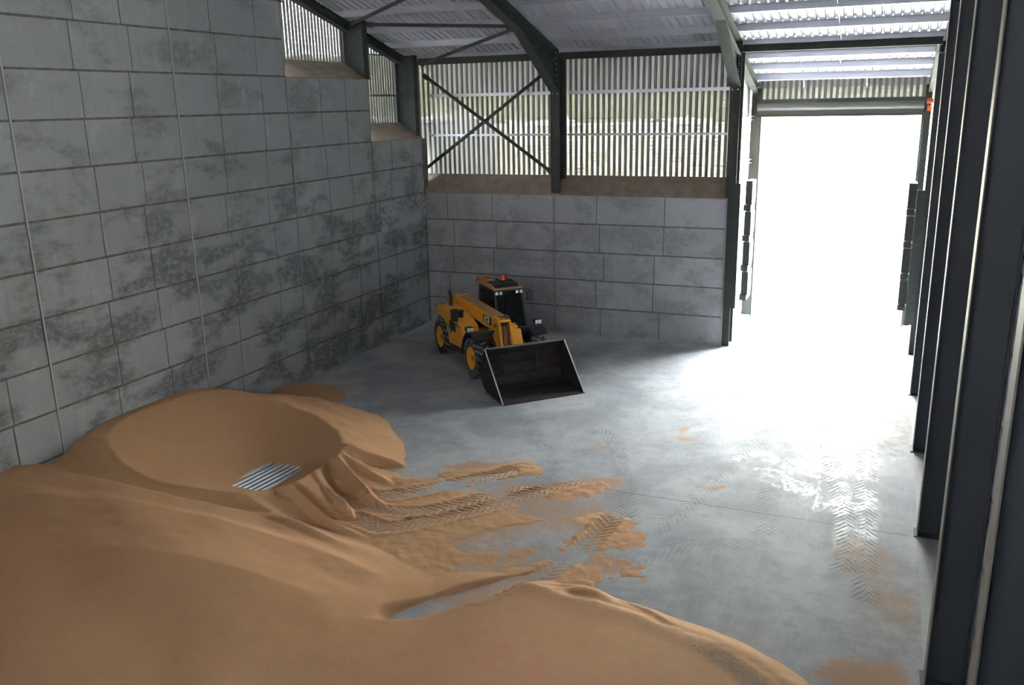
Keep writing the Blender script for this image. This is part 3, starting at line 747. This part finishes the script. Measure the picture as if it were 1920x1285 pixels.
# door posts
for xa, xb, lab in ((11.10, 11.46, 'grey-green steel door post left of the bright opening'), (16.91, 17.14, 'grey-green steel door post right of the bright opening')):
    m = MB(); m.box(xa, xb, 4.96, 4.99, 0, 8.5); m.box((xa+xb)/2-.01, (xa+xb)/2+.01, 4.99, 5.26, 0, 8.5); m.box(xa, xb, 5.26, 5.29, 0, 8.5)
    tag(m.obj('door_post', M['steel_edge'] if xa < 12 else M['steel'], loc=(xa, 4.9, 0)), lab, 'door post', 'door posts')
# roller shutter, wound up
e = empty('roller_shutter', (11.3, 4.85, 7.5)); tag(e, 'rolled-up grey roller shutter over the open doorway', 'roller shutter')
def addp(nm, mb, mt, parent, loc): o = mb.obj(nm, M[mt], parent); o.location = -Vector(loc); return o
LR = (11.3, 4.85, 7.5)
m = MB(); m.box(11.3, 16.95, 4.6, 4.9, 7.98, 8.10); m.box(11.3, 16.95, 4.88, 4.92, 7.5, 8.1); addp('header_box', m, 'shutter_dark', e, LR)
m = MB()
n_ = 14; o0 = []
for k in range(n_+1):
    t = PI*.50+PI*1.0*k/n_; o0.append((4.72+.17*math.cos(t), 7.86+.17*math.sin(t)))
for k in range(n_):
    (ya_, za_), (yb_, zb_) = o0[k], o0[k+1]
    m.add([(11.35, ya_, za_), (16.9, ya_, za_), (16.9, yb_, zb_), (11.35, yb_, zb_)], [(0,1,2,3)])
for k in range(4): m.box(11.35, 16.9, 4.70+.01*(k % 2), 4.76, 7.56+.035*k, 7.59+.035*k)
addp('slat_curtain', m, 'shutter', e, LR)
m = MB(); m.box(11.42, 16.92, 4.66, 4.80, 7.48, 7.56); addp('bottom_bar', m, 'shutter_dark', e, LR)
for xx in (11.28, 16.93):
    m = MB(); m.box(xx, xx+.02, 4.5, 4.95, 7.6, 8.12); addp('end_plate', m, 'steel', e, LR)
m = MB(); m.tube([(16.96, 4.65, 7.95), (17.2, 4.65, 7.95)], .09, 14); m.box(17.0, 17.14, 4.55, 4.75, 7.62, 7.78); mo = addp('motor', m, 'orange', e, LR)
for xx in (11.46, 16.85):
    m = MB(); m.box(xx, xx+.05, 4.72, 4.90, 0, 7.6); addp('guide_rail', m, 'steel' , e, LR)
# hangers from the lowest purlin
for xx, w in ((12.9, 'left'), (15.0, 'right')):
    m = MB(); m.beam((xx, 4.5, 8.92), (xx+.02, 4.95, 8.5), .04, .04); m.box(xx-.03, xx+.05, 4.93, 4.97, 8.42, 8.56)
    tag(m.obj('hanger_strut', M['galv'], loc=(xx, 4.9, 8.5)), 'small %s-hand hanger strut over the shutter' % w, 'strut', 'hanger struts')
# bulkhead leaves hung open on both sides of the porch
m = MB(); m.box(11.2, 11.60, -.05, -.01, 1.35, 5.5); o = m.obj('side_plate', M['steel'], PCOL); o.location = -PCOL.location
m = MB(); m.box(16.84, 17.14, .85, .89, 1.0, 5.3); o = m.obj('side_plate', M['steel'], RCOL); o.location = -RCOL.location
for side, x, y, sgn in (('left', 11.66, 1.45, 1), ('right', 16.74, 1.45, -1)):
    for k in range(4):
        z = 1.35+k*1.04
        e = empty('bulkhead_door', (x, y, z)); nth = ['lowest', 'second from the bottom', 'third from the bottom', 'topmost'][k]
        tag(e, 'dark folded-back bulkhead door on the %s of the porch, %s of four' % (side, nth), 'bulkhead door', 'folded bulkhead doors, '+side)
        m = MB(); m.box(-.11 if sgn > 0 else -.13, .11, 0, .9, .2, .98); m.obj('leaf', M['steel'], e)
        m = MB(); m.box(-.14, .09, -.05, .9, -.02, .17); m.obj('foot', M['steel'], e)
        m = MB(); xx = -.20 if sgn > 0 else .10
        m.box(min(xx, -.1 if sgn > 0 else xx), max(xx+.32*(sgn < 0), -.1 if sgn > 0 else xx), .35, .41, .05, .12); m.obj('hinge_arm', M['galv'], e)
m = MB(); m.box(11.36, 11.62, 6, 6.5, .25, 1.78); m.box(11.38, 11.60, 6.1, 6.4, 0, .25)
for k in range(5): m.box(11.38, 11.60, 5.985, 6.0, .45+k*.25, .5+k*.25)
tag(m.obj('utility_box', M['grey_box'], loc=(11.4, 6, 0)), 'pale grey louvred box standing outside by the left door post', 'utility box')

# ------------------------------------------------------------------ outside
m = MB(); m.box(-45, 60, .95, 60, -.4, -.02); m.box(-45, -1.0, -34.3, .95, -.4, -.02); m.box(-45, 60, -80, -34.3, -.4, -.02)
struct(m.obj('ground_yard', M['yard']))
def bank(name, fn, mt, xs, vs_, lab, cat, kind=None):
    X, V = np.meshgrid(xs, vs_, indexing='ij'); P = fn(X, V)
    nx, ny = X.shape; F = [(i*ny+j, (i+1)*ny+j, (i+1)*ny+j+1, i*ny+j+1) for i in range(nx-1) for j in range(ny-1)]
    b = MB(); b.add(P.reshape(-1, 3).tolist(), F); return struct(b.obj(name, M[mt], smooth=True), lab, cat)
XS = np.arange(-40, 61, .8)
def f1(X, V): n1 = fbm(X, V, 2.0, 3, 5); return np.stack([X, 9.5+V*6.5+.3*n1, V*7.1+.25*n1-.05], -1)
bank('ground_bank', f1, 'stone', XS, np.linspace(0, 1, 24), 'cream rubble bank behind the store', 'bank')
def f2(X, V): n1 = fbm(X, V*9, 2.5, 3, 9); return np.stack([X, 16.0+V*16, 7.0+V*5.0+.35*n1], -1)
bank('ground_slope', f2, 'grass', XS, np.linspace(0, 1, 30), 'rough grassy slope above the rubble bank', 'slope')
def f3(X, V): n1 = fbm(X, V*9, 2.5, 3, 19); return np.stack([-8-V*9.0, X, V*6+.4*n1], -1)
bank('ground_slope_left', f3, 'grass', np.arange(-40, 20, .8), np.linspace(0, 1, 14), 'green slope beyond the left gable', 'slope')
# a pale shed beyond the left end of the far wall
e = empty('pale_shed', (-4, 8.2, 0)); tag(e, 'pale sheeted building seen through the cladding behind the crossed braces', 'building')
m = MB(); m.box(-12, 0.6, 0, 6, 0, 7.4)
for i in range(60): m.box(-12+i*.21, -11.9+i*.21, -.03, 0, .3, 7.4)
m.obj('wall', M['shed'], e); m = MB(); m.box(-12.1, .7, -.2, 6.2, 7.4, 7.55); m.obj('roof', M['grey_box'], e)
m = MB(); m.box(-12, .62, -.06, -.03, 4.3, 4.42); m.obj('rail', M['galv'], e)
# trees above
def tree(x, y, z, h_, r_, lab, seed):
    rr = np.random.default_rng(seed); e = empty('tree', (x, y, z)); tag(e, lab, 'tree', 'trees above the bank')
    t = MB(); t.tube([(0,0,-.3), (.1,0,h_*.4), (0,.1,h_*.75)], [.16, .12, .05], 8); t.obj('trunk', M['bark'], e)
    b = MB()
    for i in range(1500):
        d = rr.normal(size=3); d /= np.linalg.norm(d); q = d*rr.uniform(.45, 1)**.5*np.array([r_, r_, h_*.38])*(1+.25*math.sin(d[0]*5+d[2]*7+seed)); c0 = q+np.array([0, 0, h_*.62])
        a_ = rr.normal(size=3); a_ /= np.linalg.norm(a_); bb = np.cross(a_, rr.normal(size=3)); bb /= np.linalg.norm(bb); s_ = rr.uniform(.12, .26)
        b.add([c0-a_*s_, c0+bb*s_*.6, c0+a_*s_, c0-bb*s_*.6], [(0,1,2,3)])
    b.obj('foliage', M['leaf'], e)
for i, (x, y, z, h_, r_, lab) in enumerate([(-11, 22, 8.5, 7, 2.2, 'bushy tree far left beyond the cladding'), (-3, 25, 9.5, 6, 2.2, 'dark tree above the pale shed'), (4, 24, 9.3, 5.5, 2.3, 'tree seen faintly behind the crossed braces'),
      (10, 26, 10, 6, 2.3, 'tree seen faintly behind the middle cladding bay'), (17, 29, 10.8, 5.5, 2.3, 'tree beyond the door on the slope'),
      (-13, 1, 4.5, 8, 2.6, 'green tree outside the gable opening by the corner'), (-13, -8, 4.5, 9, 2.8, 'green tree outside the upper gable opening')]):
    tree(x, y, z, h_, r_, lab, i)

# ------------------------------------------------------------------ telehandler
th = empty('telehandler', (4.28, -4.12, 0), math.radians(-44))
tag(th, 'yellow and black telehandler parked in the far corner with a wide bucket', 'telehandler')
P_ = lambda nm, mb, mt, bevel=.012, smooth=False, parent=None: mb.obj(nm, [M[q] for q in (mt if isinstance(mt, (list, tuple)) else [mt])], parent or th, bevel, smooth)
m = MB(); m.prism_xz([(-1.75,.55),(-1.9,.8),(-1.85,1.15),(-1.3,1.2),(-.9,.95),(1.3,.9),(1.9,1.1),(2.2,.95),(2.2,.55),(1.6,.42),(-1.4,.42)], -.52, .52); P_('chassis', m, 'dark')
m = MB(); m.prism_xz([(-2.05,.6),(-2.12,1.1),(-1.9,1.45),(-1.55,1.5),(-1.5,.6)], -.95, .95); P_('counterweight', m, 'dark', .04)
# wheels
def wheel(x, y, out):
    R_, W = .635, .44
    w = empty('tmp', (0,0,0)); bpy.data.objects.remove(w)
    mb = MB(); prof = [(-W/2+.03,.34),(-W/2,.42),(-W/2,.52),(-W/2+.05,.588),(-W/4,.605),(0,.61),(W/4,.605),(W/2-.05,.588),(W/2,.52),(W/2,.42),(W/2-.03,.34)]
    mb.lathe_y(prof, 0, 0, 48)
    ty = mb.obj('wheel', [M['rubber'], M['lug']], th, 0, True); ty.location = (x, y, R_)
    lg = MB(); nl = 17
    for k in range(nl):
        for sgn in (-1, 1):
            t0 = 2*PI*(k+(.5 if sgn > 0 else 0))/nl
            # bar from centre to shoulder, slanted
            cs = [(0.0, 0.0), (.5, -.10), (.92, -.25), (1.0, -.29)]
            rad = [(.600,.637), (.598,.636), (.575,.628), (.52,.60)]
            vs = []
            for (s_, dt), (ri, ro) in zip(cs, rad):
                yy = sgn*W/2*s_*1.02+(-.012*sgn if s_ == 0 else 0)
                for hw_, rr_ in ((-.042, ri), (-.032, ro), (.032, ro), (.042, ri)):
                    tt = t0-dt+hw_/.6*1.0
                    vs.append((rr_*math.cos(tt), yy, rr_*math.sin(tt)))
            fs = []
            for a_ in range(3):
                for q in range(3): fs.append((a_*4+q, a_*4+q+1, a_*4+q+5, a_*4+q+4))
            fs += [(0,3,2,1), (12,13,14,15)]
            lg.add(vs, fs)
    lo = lg.obj('tread_lugs', M['lug'], ty)
    rm = MB(); s_ = out
    rp = [(s_*.19,.345),(s_*.215,.355),(s_*.21,.31),(s_*.10,.27),(s_*.06,.14),(s_*.12,.12),(s_*.13,.0)]
    rm.lathe_y(rp, 0, 0, 36, closed=False); rp2 = [(-s_*.2,.35),(-s_*.05,.30),(-s_*.05,.0)]; rm.lathe_y(rp2, 0, 0, 36, closed=False)
    ro = rm.obj('rim', M['yellow'], ty, 0, True)
    hb = MB(); hb.tube([(0, s_*.10, 0), (0, s_*.17, 0)], .085, 16)
    hb.obj('hub', M['yellow_dusty'], ty)
for x in (-1.26, 1.68):
    wheel(x, -.97, -1); wheel(x, .97, 1)
for x in (-1.26, 1.68):
    m = MB(); m.tube([(x, -.75, .63), (x, .75, .63)], [.10, .10], 14); m.box(x-.2, x+.2, -.25, .25, .45, .82); P_('axle', m, 'dark', .02)
# engine cowl on the machine's right
m = MB(); m.prism_xz([(-1.72,1.34),(-1.74,1.50),(-1.55,1.66),(-1.05,1.74),(-.35,1.72),(.35,1.60),(.80,1.42),(.86,1.15),(.80,.72),(-.45,.60),(-.56,.92),(-.78,1.22),(-1.1,1.34)], -1.14, -.56); P_('engine_cover', m, 'yellow', .05)
m = MB(); m.prism_xz([(-.45,.45),(.80,.5),(.84,.74),(-.5,.62)], -1.10, -.5); m.box(-.3, .25, -1.16, -1.14, 1.12, 1.42); P_('side_step', m, 'black', .02)
m = MB(); m.box(-.95,.75,.58,1.12,.5,1.02); P_('fuel_tank', m, 'black', .05)
m = MB(); m.prism_xz([(-1.7,1.36),(-1.7,1.55),(-1.2,1.6),(-.7,1.4),(-.7,1.05),(-1.0,1.34)], .3, 1.1); P_('rear_wing', m, 'yellow', .04)
# decals (lettering as on the machine)
def letters(parent, txt, size, loc, rot, mt, ext=.004):
    cu = bpy.data.curves.new('decal', 'FONT'); cu.body = txt; cu.size = size; cu.extrude = ext; cu.offset = size*.012; cu.align_x = 'CENTER'; cu.align_y = 'CENTER'; cu.shear = .15
    tmp = bpy.data.objects.new('tmp', cu); C.objects.link(tmp); bpy.context.view_layer.update()
    me = bpy.data.meshes.new_from_object(tmp.evaluated_get(bpy.context.evaluated_depsgraph_get())); bpy.data.objects.remove(tmp)
    me.materials.clear(); me.materials.append(M[mt]); o = bpy.data.objects.new('lettering', me); C.objects.link(o); o.parent = parent; o.location = loc; o.rotation_euler = rot; return o
# boom
m = MB(); m.prism_xz([(-1.62,1.62),(-1.66,1.82),(-1.5,1.96),(-1.1,2.0),(1.98,1.93),(1.98,1.52),(1.3,1.48),(-1.2,1.60)], -.52, -.12); bo = P_('boom', m, ['yellow', 'yellow_dusty'], .018)
m = MB(); m.box(-1.05, 1.9, -.50, -.14, 2.0, 2.012); 
vs = [(-1.1,-.51,2.004),(-1.1,-.13,2.004),(1.97,-.13,1.937),(1.97,-.51,1.937)]
m = MB(); m.add(vs+[(x, y, z-.01) for x, y, z in vs], [(0,1,2,3),(7,6,5,4),(0,4,5,1),(1,5,6,2),(2,6,7,3),(3,7,4,0)]); P_('dust_layer', m, 'yellow_dusty', 0, parent=bo)
m = MB(); m.box(1.13, 1.80, -.532, -.520, 1.62, 1.86); dp = P_('decal_panel', m, 'decal_black', 0, parent=bo)
letters(bo, 'JCB', .27, (1.46, -.536, 1.735), (PI/2, 0, 0), 'decal')
m = MB(); m.box(-.9, -.25, -1.150, -1.139, 1.36, 1.56) ; 
en = [o for o in th.children if o.name.startswith('engine_cover')][0]
m = MB(); m.box(-.62, -.16, -1.152, -1.140, 1.02, 1.22); P_('decal_panel', m, 'decal_black', 0, parent=en)
letters(en, 'JCB', .2, (-.39, -1.156, 1.12), (PI/2, 0, 0), 'decal')
# boom lower: black rear pivot tower, lift ram
m = MB(); m.prism_xz([(-1.85,1.0),(-1.8,1.9),(-1.5,2.0),(-1.2,1.8),(-1.1,1.0)], -.62, -.54); m.prism_xz([(-1.85,1.0),(-1.8,1.9),(-1.5,2.0),(-1.2,1.8),(-1.1,1.0)], -.10, -.02); P_('boom_pivot_frame', m, 'yellow', .015)
m = MB(); m.tube([(-1.55,-.72,1.82), (-1.55,.08,1.82)], .07, 16); P_('pivot_pin', m, 'yellow', 0)
m = MB(); m.tube([(-1.75,-.75,1.63),(-1.75,-.5,1.63)], .06, 12); P_('pivot_pin', m, 'yellow', 0)
m = MB(); m.tube([(-.3,-.32,.95), (.7,-.32,1.22)], .075, 16); ra = P_('lift_ram', m, 'yellow', 0, True)
m = MB(); m.tube([(.7,-.32,1.22), (1.45,-.32,1.44)], .04, 12); P_('rod', m, 'chrome', 0, True, parent=ra)
# inner boom and nose
m = MB(); m.prism_xz([(1.9,1.54),(1.9,1.90),(2.12,1.88),(2.12,1.54)], -.47, -.17)
for y0, y1 in ((-.54,-.46), (-.18,-.10)):
    m.prism_xz([(1.95,1.96),(2.22,1.96),(2.42,1.78),(2.50,1.45),(2.78,.62),(2.72,.36),(2.52,.34),(2.36,.6),(2.14,1.35),(1.95,1.5)], y0, y1)
m.box(2.02, 2.40, -.5, -.14, 1.84, 1.90); no = P_('boom_nose', m, 'yellow', .015)
for px0, pz0, pr0 in ((2.22, 1.72, .05), (2.62, .50, .055), (2.05, 1.5, .04)):
    m = MB(); m.tube([(px0,-.60,pz0), (px0,-.04,pz0)], pr0, 14); P_('pin', m, 'dark', 0, parent=no)
m = MB(); m.tube([(2.25,-.32,1.62), (2.52,-.32,1.0)], .075, 14); m.tube([(2.50,-.32,1.02),(2.72,-.32,.72)], .04, 12); P_('tilt_ram', m, 'yellow_dusty', 0, True)
m = MB(); m.prism_xz([(2.36,1.60),(2.50,1.60),(2.72,1.0),(2.58,.96)], -.17, .16); P_('guard_plate', m, 'yellow', .02)
m = MB(); m.tube([(2.30,-.10,1.70), (2.36,-.02,1.74), (2.44,.05,1.64)], .05, 10); m.box(2.30,2.44,-.12,.02,1.60,1.72); P_('hose_coupling', m, 'yellow', .01)
for q in ((-.44,.05), (-.28,.07), (-.2,.03)):
    m = MB(); m.tube([(2.0,q[0],1.88), (2.2,q[0]+q[1],2.0), (2.36,q[0]+.05,1.85), (2.42,q[0]+.08,1.5), (2.5,q[0],1.1)], .014, 8); P_('hose', m, 'black', 0, True)
# carriage + chute under nose
m = MB()
for y in (-.62, .36): m.prism_xz([(2.60,.30),(2.62,1.15),(2.80,1.15),(2.84,.30)], y, y+.06)
m.tube([(2.68,-.7,1.08), (2.68,.55,1.08)], .04, 12); m.tube([(2.68,-.7,.42), (2.68,.55,.42)], .04, 12); P_('carriage', m, 'yellow_dusty', .01)
m = MB(); m.prism_xz([(1.25,.9),(1.35,1.42),(1.6,1.40),(2.3,.7),(2.2,.5)], -.44, -.20); P_('boom_wear_plate', m, 'yellow_dusty', .02)
# cab
def xr(s_, a_, b_): return a_+(b_-a_)*s_
cb = MB()
A = {'fb': (.98, .98), 'ft': (.66, 2.42), 'rb': (-.62, 1.0), 'rt': (-.60, 2.42)}
for y in (.03, .97):
    yi = y+(.03 if y < .5 else -.03)
    cb.beam((1.02, y, .95), (.98, y, 1.35), .06, .06); cb.beam((.98, y, 1.35), (.68, yi, 2.42), .06, .07); cb.beam((-.62, y, .95), (-.60, yi, 2.42), .07, .07)
    cb.beam((.68, yi, 2.42), (-.60, yi, 2.42), .07, .07); cb.beam((.98, y, 1.30), (-.62, y, 1.25), .05, .08) ; cb.beam((1.02, y, .95), (-.62, y, .95), .06, .1)
cb.beam((.68, .05, 2.42), (.68, .95, 2.42), .07, .07); cb.beam((-.60, .05, 2.42), (-.60, .95, 2.42), .07, .07); cb.beam((1.0, .03, 1.12), (1.0, .97, 1.12), .07, .09); cb.beam((-.62, .03, 1.3), (-.62, .97, 1.3), .06, .07)
cf = P_('cab_frame', cb, 'black', .01)
m = MB(); m.box(-.62, 1.0, .04, .96, .90, .96); m.box(-.60, .98, .05, .08, .96, 1.22); m.box(-.60, .98, .92, .95, .96, 1.22); m.box(.96, 1.0, .05, .95, .96, 1.12); P_('cab_body', m, 'black', .01)
def pane(pts, parent):
    m = MB(); a_ = [Vector(p) for p in pts]; nn = (a_[1]-a_[0]).cross(a_[2]-a_[0]).normalized()*.006
    m.prism([tuple(p) for p in pts], tuple(nn)); P_('window_pane', m, 'glass', 0, parent=parent)
pane([(.97,.06,1.35), (.97,.94,1.35), (.69,.91,2.39), (.69,.09,2.39)], cf)
pane([(.99,.06,1.16), (.99,.94,1.16), (.97,.94,1.33), (.97,.06,1.33)], cf)
pane([(.95,.03,1.33), (-.59,.03,1.30), (-.58,.06,2.39), (.66,.06,2.39)], cf)
pane([(.95,.97,1.33), (-.59,.97,1.30), (-.58,.94,2.39), (.66,.94,2.39)], cf)
pane([(-.62,.06,1.33), (-.62,.94,1.33), (-.60,.91,2.39), (-.60,.09,2.39)], cf)
m = MB(); m.prism_xz([(.76,2.44),(.70,2.50),(.45,2.58),(-.50,2.60),(-.72,2.56),(-.74,2.46)], .0, 1.0); rf = P_('cab_roof', m, 'yellow_dusty', .03)
m = MB(); m.prism_xz([(.69,2.515),(.46,2.60),(-.05,2.62),(-.05,2.60),(.46,2.57)], .08, .92); 
for k in range(9): m.box(.05+k*.06, .085+k*.06, .1, .9, 2.60-.0*k, 2.625-.004*k)
P_('roof_grille', m, 'black', 0, parent=rf)
m = MB(); m.prism_xz([(-.45,2.60),(-.50,2.66),(-.72,2.66),(-.78,2.52),(-.74,2.46)], -.02, .35); P_('roof_corner', m, 'orange', .02, parent=rf)
m = MB(); m.tube([(-.2,.5,2.60),(-.2,.5,2.65)], .07, 14); m.tube([(.05,.62,2.6),(-.6,.2,2.66)], .012, 6); m.tube([(.28,.5,2.60),(.28,.5,2.68)], .075, 16); P_('beacon_base', m, 'black', 0, parent=rf)
m = MB(); m.tube([(.28,.5,2.68),(.28,.5,2.78),(.28,.5,2.83)], [.078,.07,.03], 16); P_('beacon', m, 'beacon', 0, True)
for y in (.08, .22, .78, .92):
    m = MB(); m.box(.745, .80, y-.052, y+.052, 2.31, 2.41); wl = P_('work_light', m, 'black', .01); m = MB(); m.box(.80, .806, y-.045, y+.045, 2.315, 2.405); P_('lens', m, 'white', 0, parent=wl)
m = MB(); m.box(1.035, 1.045, .20, .29, 1.42, 1.52); P_('white_marker', m, 'white', 0)
m = MB(); m.tube([(1.0,.3,1.36),(.96,.32,1.5),(.86,.45,1.9)], .012, 6); P_('wiper', m, 'black', 0)
# seat and wheel
m = MB(); m.box(-.35,.2,.25,.75,1.05,1.25); m.prism_xz([(-.35,1.2),(-.25,1.2),(-.33,1.95),(-.45,1.95)], .27, .73); m.box(-.3,.1,.3,.7,.93,1.05); P_('seat', m, 'dark', .04)
m = MB(); m.tube([(.85,.5,1.0),(.6,.5,1.5)], .035, 10)
ring = [(.58+.17*math.cos(t)*.5, .5+.19*math.sin(t), 1.52+.17*math.cos(t)*.5) for t in np.linspace(0, 2*PI, 25)]; m.tube(ring, .015, 8, cap=False); P_('steering_wheel', m, 'black', 0, True)
m = MB(); m.box(.75,.97,.06,.94,1.0,1.3); P_('dashboard', m, 'dark', .04)
# fenders
for s_ in (-1, 1):
    for x in (1.68,):
        m = MB(); t0, t1 = math.radians(52), math.radians(178); k = 16; ya_, yb_ = (s_*.70, s_*1.20)
        inn = [(x+.74*math.cos(t0+(t1-t0)*i/k), .635+.76*math.sin(t0+(t1-t0)*i/k)) for i in range(k+1)]
        out = [(x+.79*math.cos(t0+(t1-t0)*i/k), .635+.81*math.sin(t0+(t1-t0)*i/k)) for i in range(k+1)]
        for i in range(k): m.prism([(inn[i][0], ya_, inn[i][1]), (inn[i+1][0], ya_, inn[i+1][1]), (out[i+1][0], ya_, out[i+1][1]), (out[i][0], ya_, out[i][1])], (0, yb_-ya_, 0))
        m.prism_xz([(x-.79,.75),(x-.70,1.1),(x-.45,1.35),(x,1.44),(x+.2,1.42),(x+.2,1.32),(x,1.3),(x-.5,1.0),(x-.72,.7)], s_*.50, s_*.72)
        P_('front_fender', m, 'black', .0)
    m = MB(); m.box(1.40, 1.60, s_*1.14-.11, s_*1.14+.11, 1.44, 1.58); hl = P_('headlight', m, 'black', .02)
    m = MB(); m.box(1.60, 1.612, s_*1.14-.10, s_*1.14+.0, 1.455, 1.57); m.box(1.60, 1.612, s_*1.14+.01, s_*1.14+.10, 1.455, 1.57); P_('lens', m, 'white', 0, parent=hl)
# mirrors, exhaust
m = MB(); m.tube([(.70,.98,2.38),(.72,1.2,2.42),(.70,1.28,2.30)], .014, 8); m.prism_xz([(.66,2.0),(.64,2.30),(.70,2.34),(.73,2.02)], 1.17, 1.37); P_('mirror', m, 'black', .01)
m = MB(); m.tube([(.55,-1.08,1.35),(.62,-1.22,1.40),(.62,-1.26,1.72)], .014, 8); m.prism_xz([(.56,1.56),(.54,1.95),(.60,1.98),(.64,1.58)], -1.40, -1.17); P_('mirror', m, 'black', .01)
m = MB(); m.tube([(-.95,-.85,1.66),(-.95,-.85,2.02),(-.98,-.85,2.10),(-1.22,-.80,2.16)], [.06,.06,.065,.06], 12); P_('exhaust', m, 'dark', 0, True)
m = MB(); m.tube([(.25,-.95,1.6),(.25,-.95,1.78)], .085, 14); m.tube([(.25,-.95,1.78),(.25,-.95,1.84)], [.11,.10], 14); P_('air_intake', m, 'black', 0, True)
for y in (-.95, .80):
    m = MB(); m.box(-2.16,-2.08,y,y+.15,1.0,1.1); P_('tail_light', m, 'red', .01)
# bucket
yL, yR = -1.30, 1.27
prof = [(4.45,.0),(4.05,.015),(3.30,.04),(3.02,.12),(2.88,.35),(2.86,.70),(2.96,1.05),(3.15,1.30)]
ins = [(4.45,.02),(4.05,.035),(3.31,.065),(3.05,.14),(2.91,.36),(2.89,.70),(2.985,1.04),(3.17,1.28)]
m = MB()
for i in range(len(prof)-1): m.prism([(prof[i][0], yL, prof[i][1]), (prof[i+1][0], yL, prof[i+1][1]), (ins[i+1][0], yL, ins[i+1][1]), (ins[i][0], yL, ins[i][1])], (0, yR-yL, 0))
bk = P_('bucket', m, 'bucket', 0)
for y in (yL, yR-.02):
    m = MB(); m.prism_xz(prof, y, y+.02); P_('side_plate', m, 'bucket', 0, parent=bk)
    m = MB(); m.beam((4.47, y+.01, .02), (3.17, y+.01, 1.31), .035, .022); P_('side_edge', m, 'bright', 0, parent=bk)
m = MB(); m.prism_xz([(4.50,.0),(4.50,.014),(4.28,.045),(4.28,.025)], yL, yR); P_('cutting_edge', m, 'bucket', 0, parent=bk)
m = MB(); m.box(3.12, 3.20, yL, yR, 1.28, 1.325); P_('top_rail', m, 'lug', .008, parent=bk)
for y in (-.62, .42):
    m = MB(); m.prism_xz([(2.72,.35),(2.72,1.12),(2.98,1.1),(2.9,.35)], y, y+.05); P_('bucket_bracket', m, 'bucket', 0, parent=bk)

# ------------------------------------------------------------------ light
w = bpy.data.worlds.new('overcast'); S.world = w; w.use_nodes = True; nt = w.node_tree; bg = nt.nodes['Background']
n = N(nt); tc = n.new('ShaderNodeTexCoord'); sp = n.new('ShaderNodeSeparateXYZ'); n.link(tc.outputs['Generated'], sp.inputs[0])
f = n.ramp(sp.outputs[2], -.05, .9)
n.link(n.mix(f, (.98,.99,1.0), (.86,.93,1.0)), bg.inputs[0]); bg.inputs[1].default_value = 38.0

# ------------------------------------------------------------------ camera
cam = bpy.data.cameras.new('camera'); co = bpy.data.objects.new('camera', cam); C.objects.link(co); S.camera = co
yaw, pit, rol = .4034, -.266, -.0202
fw = Vector((-math.sin(yaw)*math.cos(pit), math.cos(yaw)*math.cos(pit), math.sin(pit))); r0 = Vector((math.cos(yaw), math.sin(yaw), 0)); u0 = r0.cross(fw)
r_ = math.cos(rol)*r0+math.sin(rol)*u0; u_ = -math.sin(rol)*r0+math.cos(rol)*u0
mw = Matrix((r_, u_, -fw)).transposed().to_4x4(); mw.translation = Vector((15.9673, -29.3728, 8.1466)); co.matrix_world = mw
cam.sensor_width = 36; cam.lens = 1646.837/1920*36; cam.clip_start = .05; cam.clip_end = 500
S.view_settings.view_transform = 'Standard'; S.view_settings.look = 'None'; S.view_settings.exposure = 1.8; S.view_settings.gamma = 1; S.view_settings.use_curve_mapping = False
S.cycles.use_denoising = True
S.cycles.max_bounces = 10; S.cycles.diffuse_bounces = 6; S.cycles.transparent_max_bounces = 16
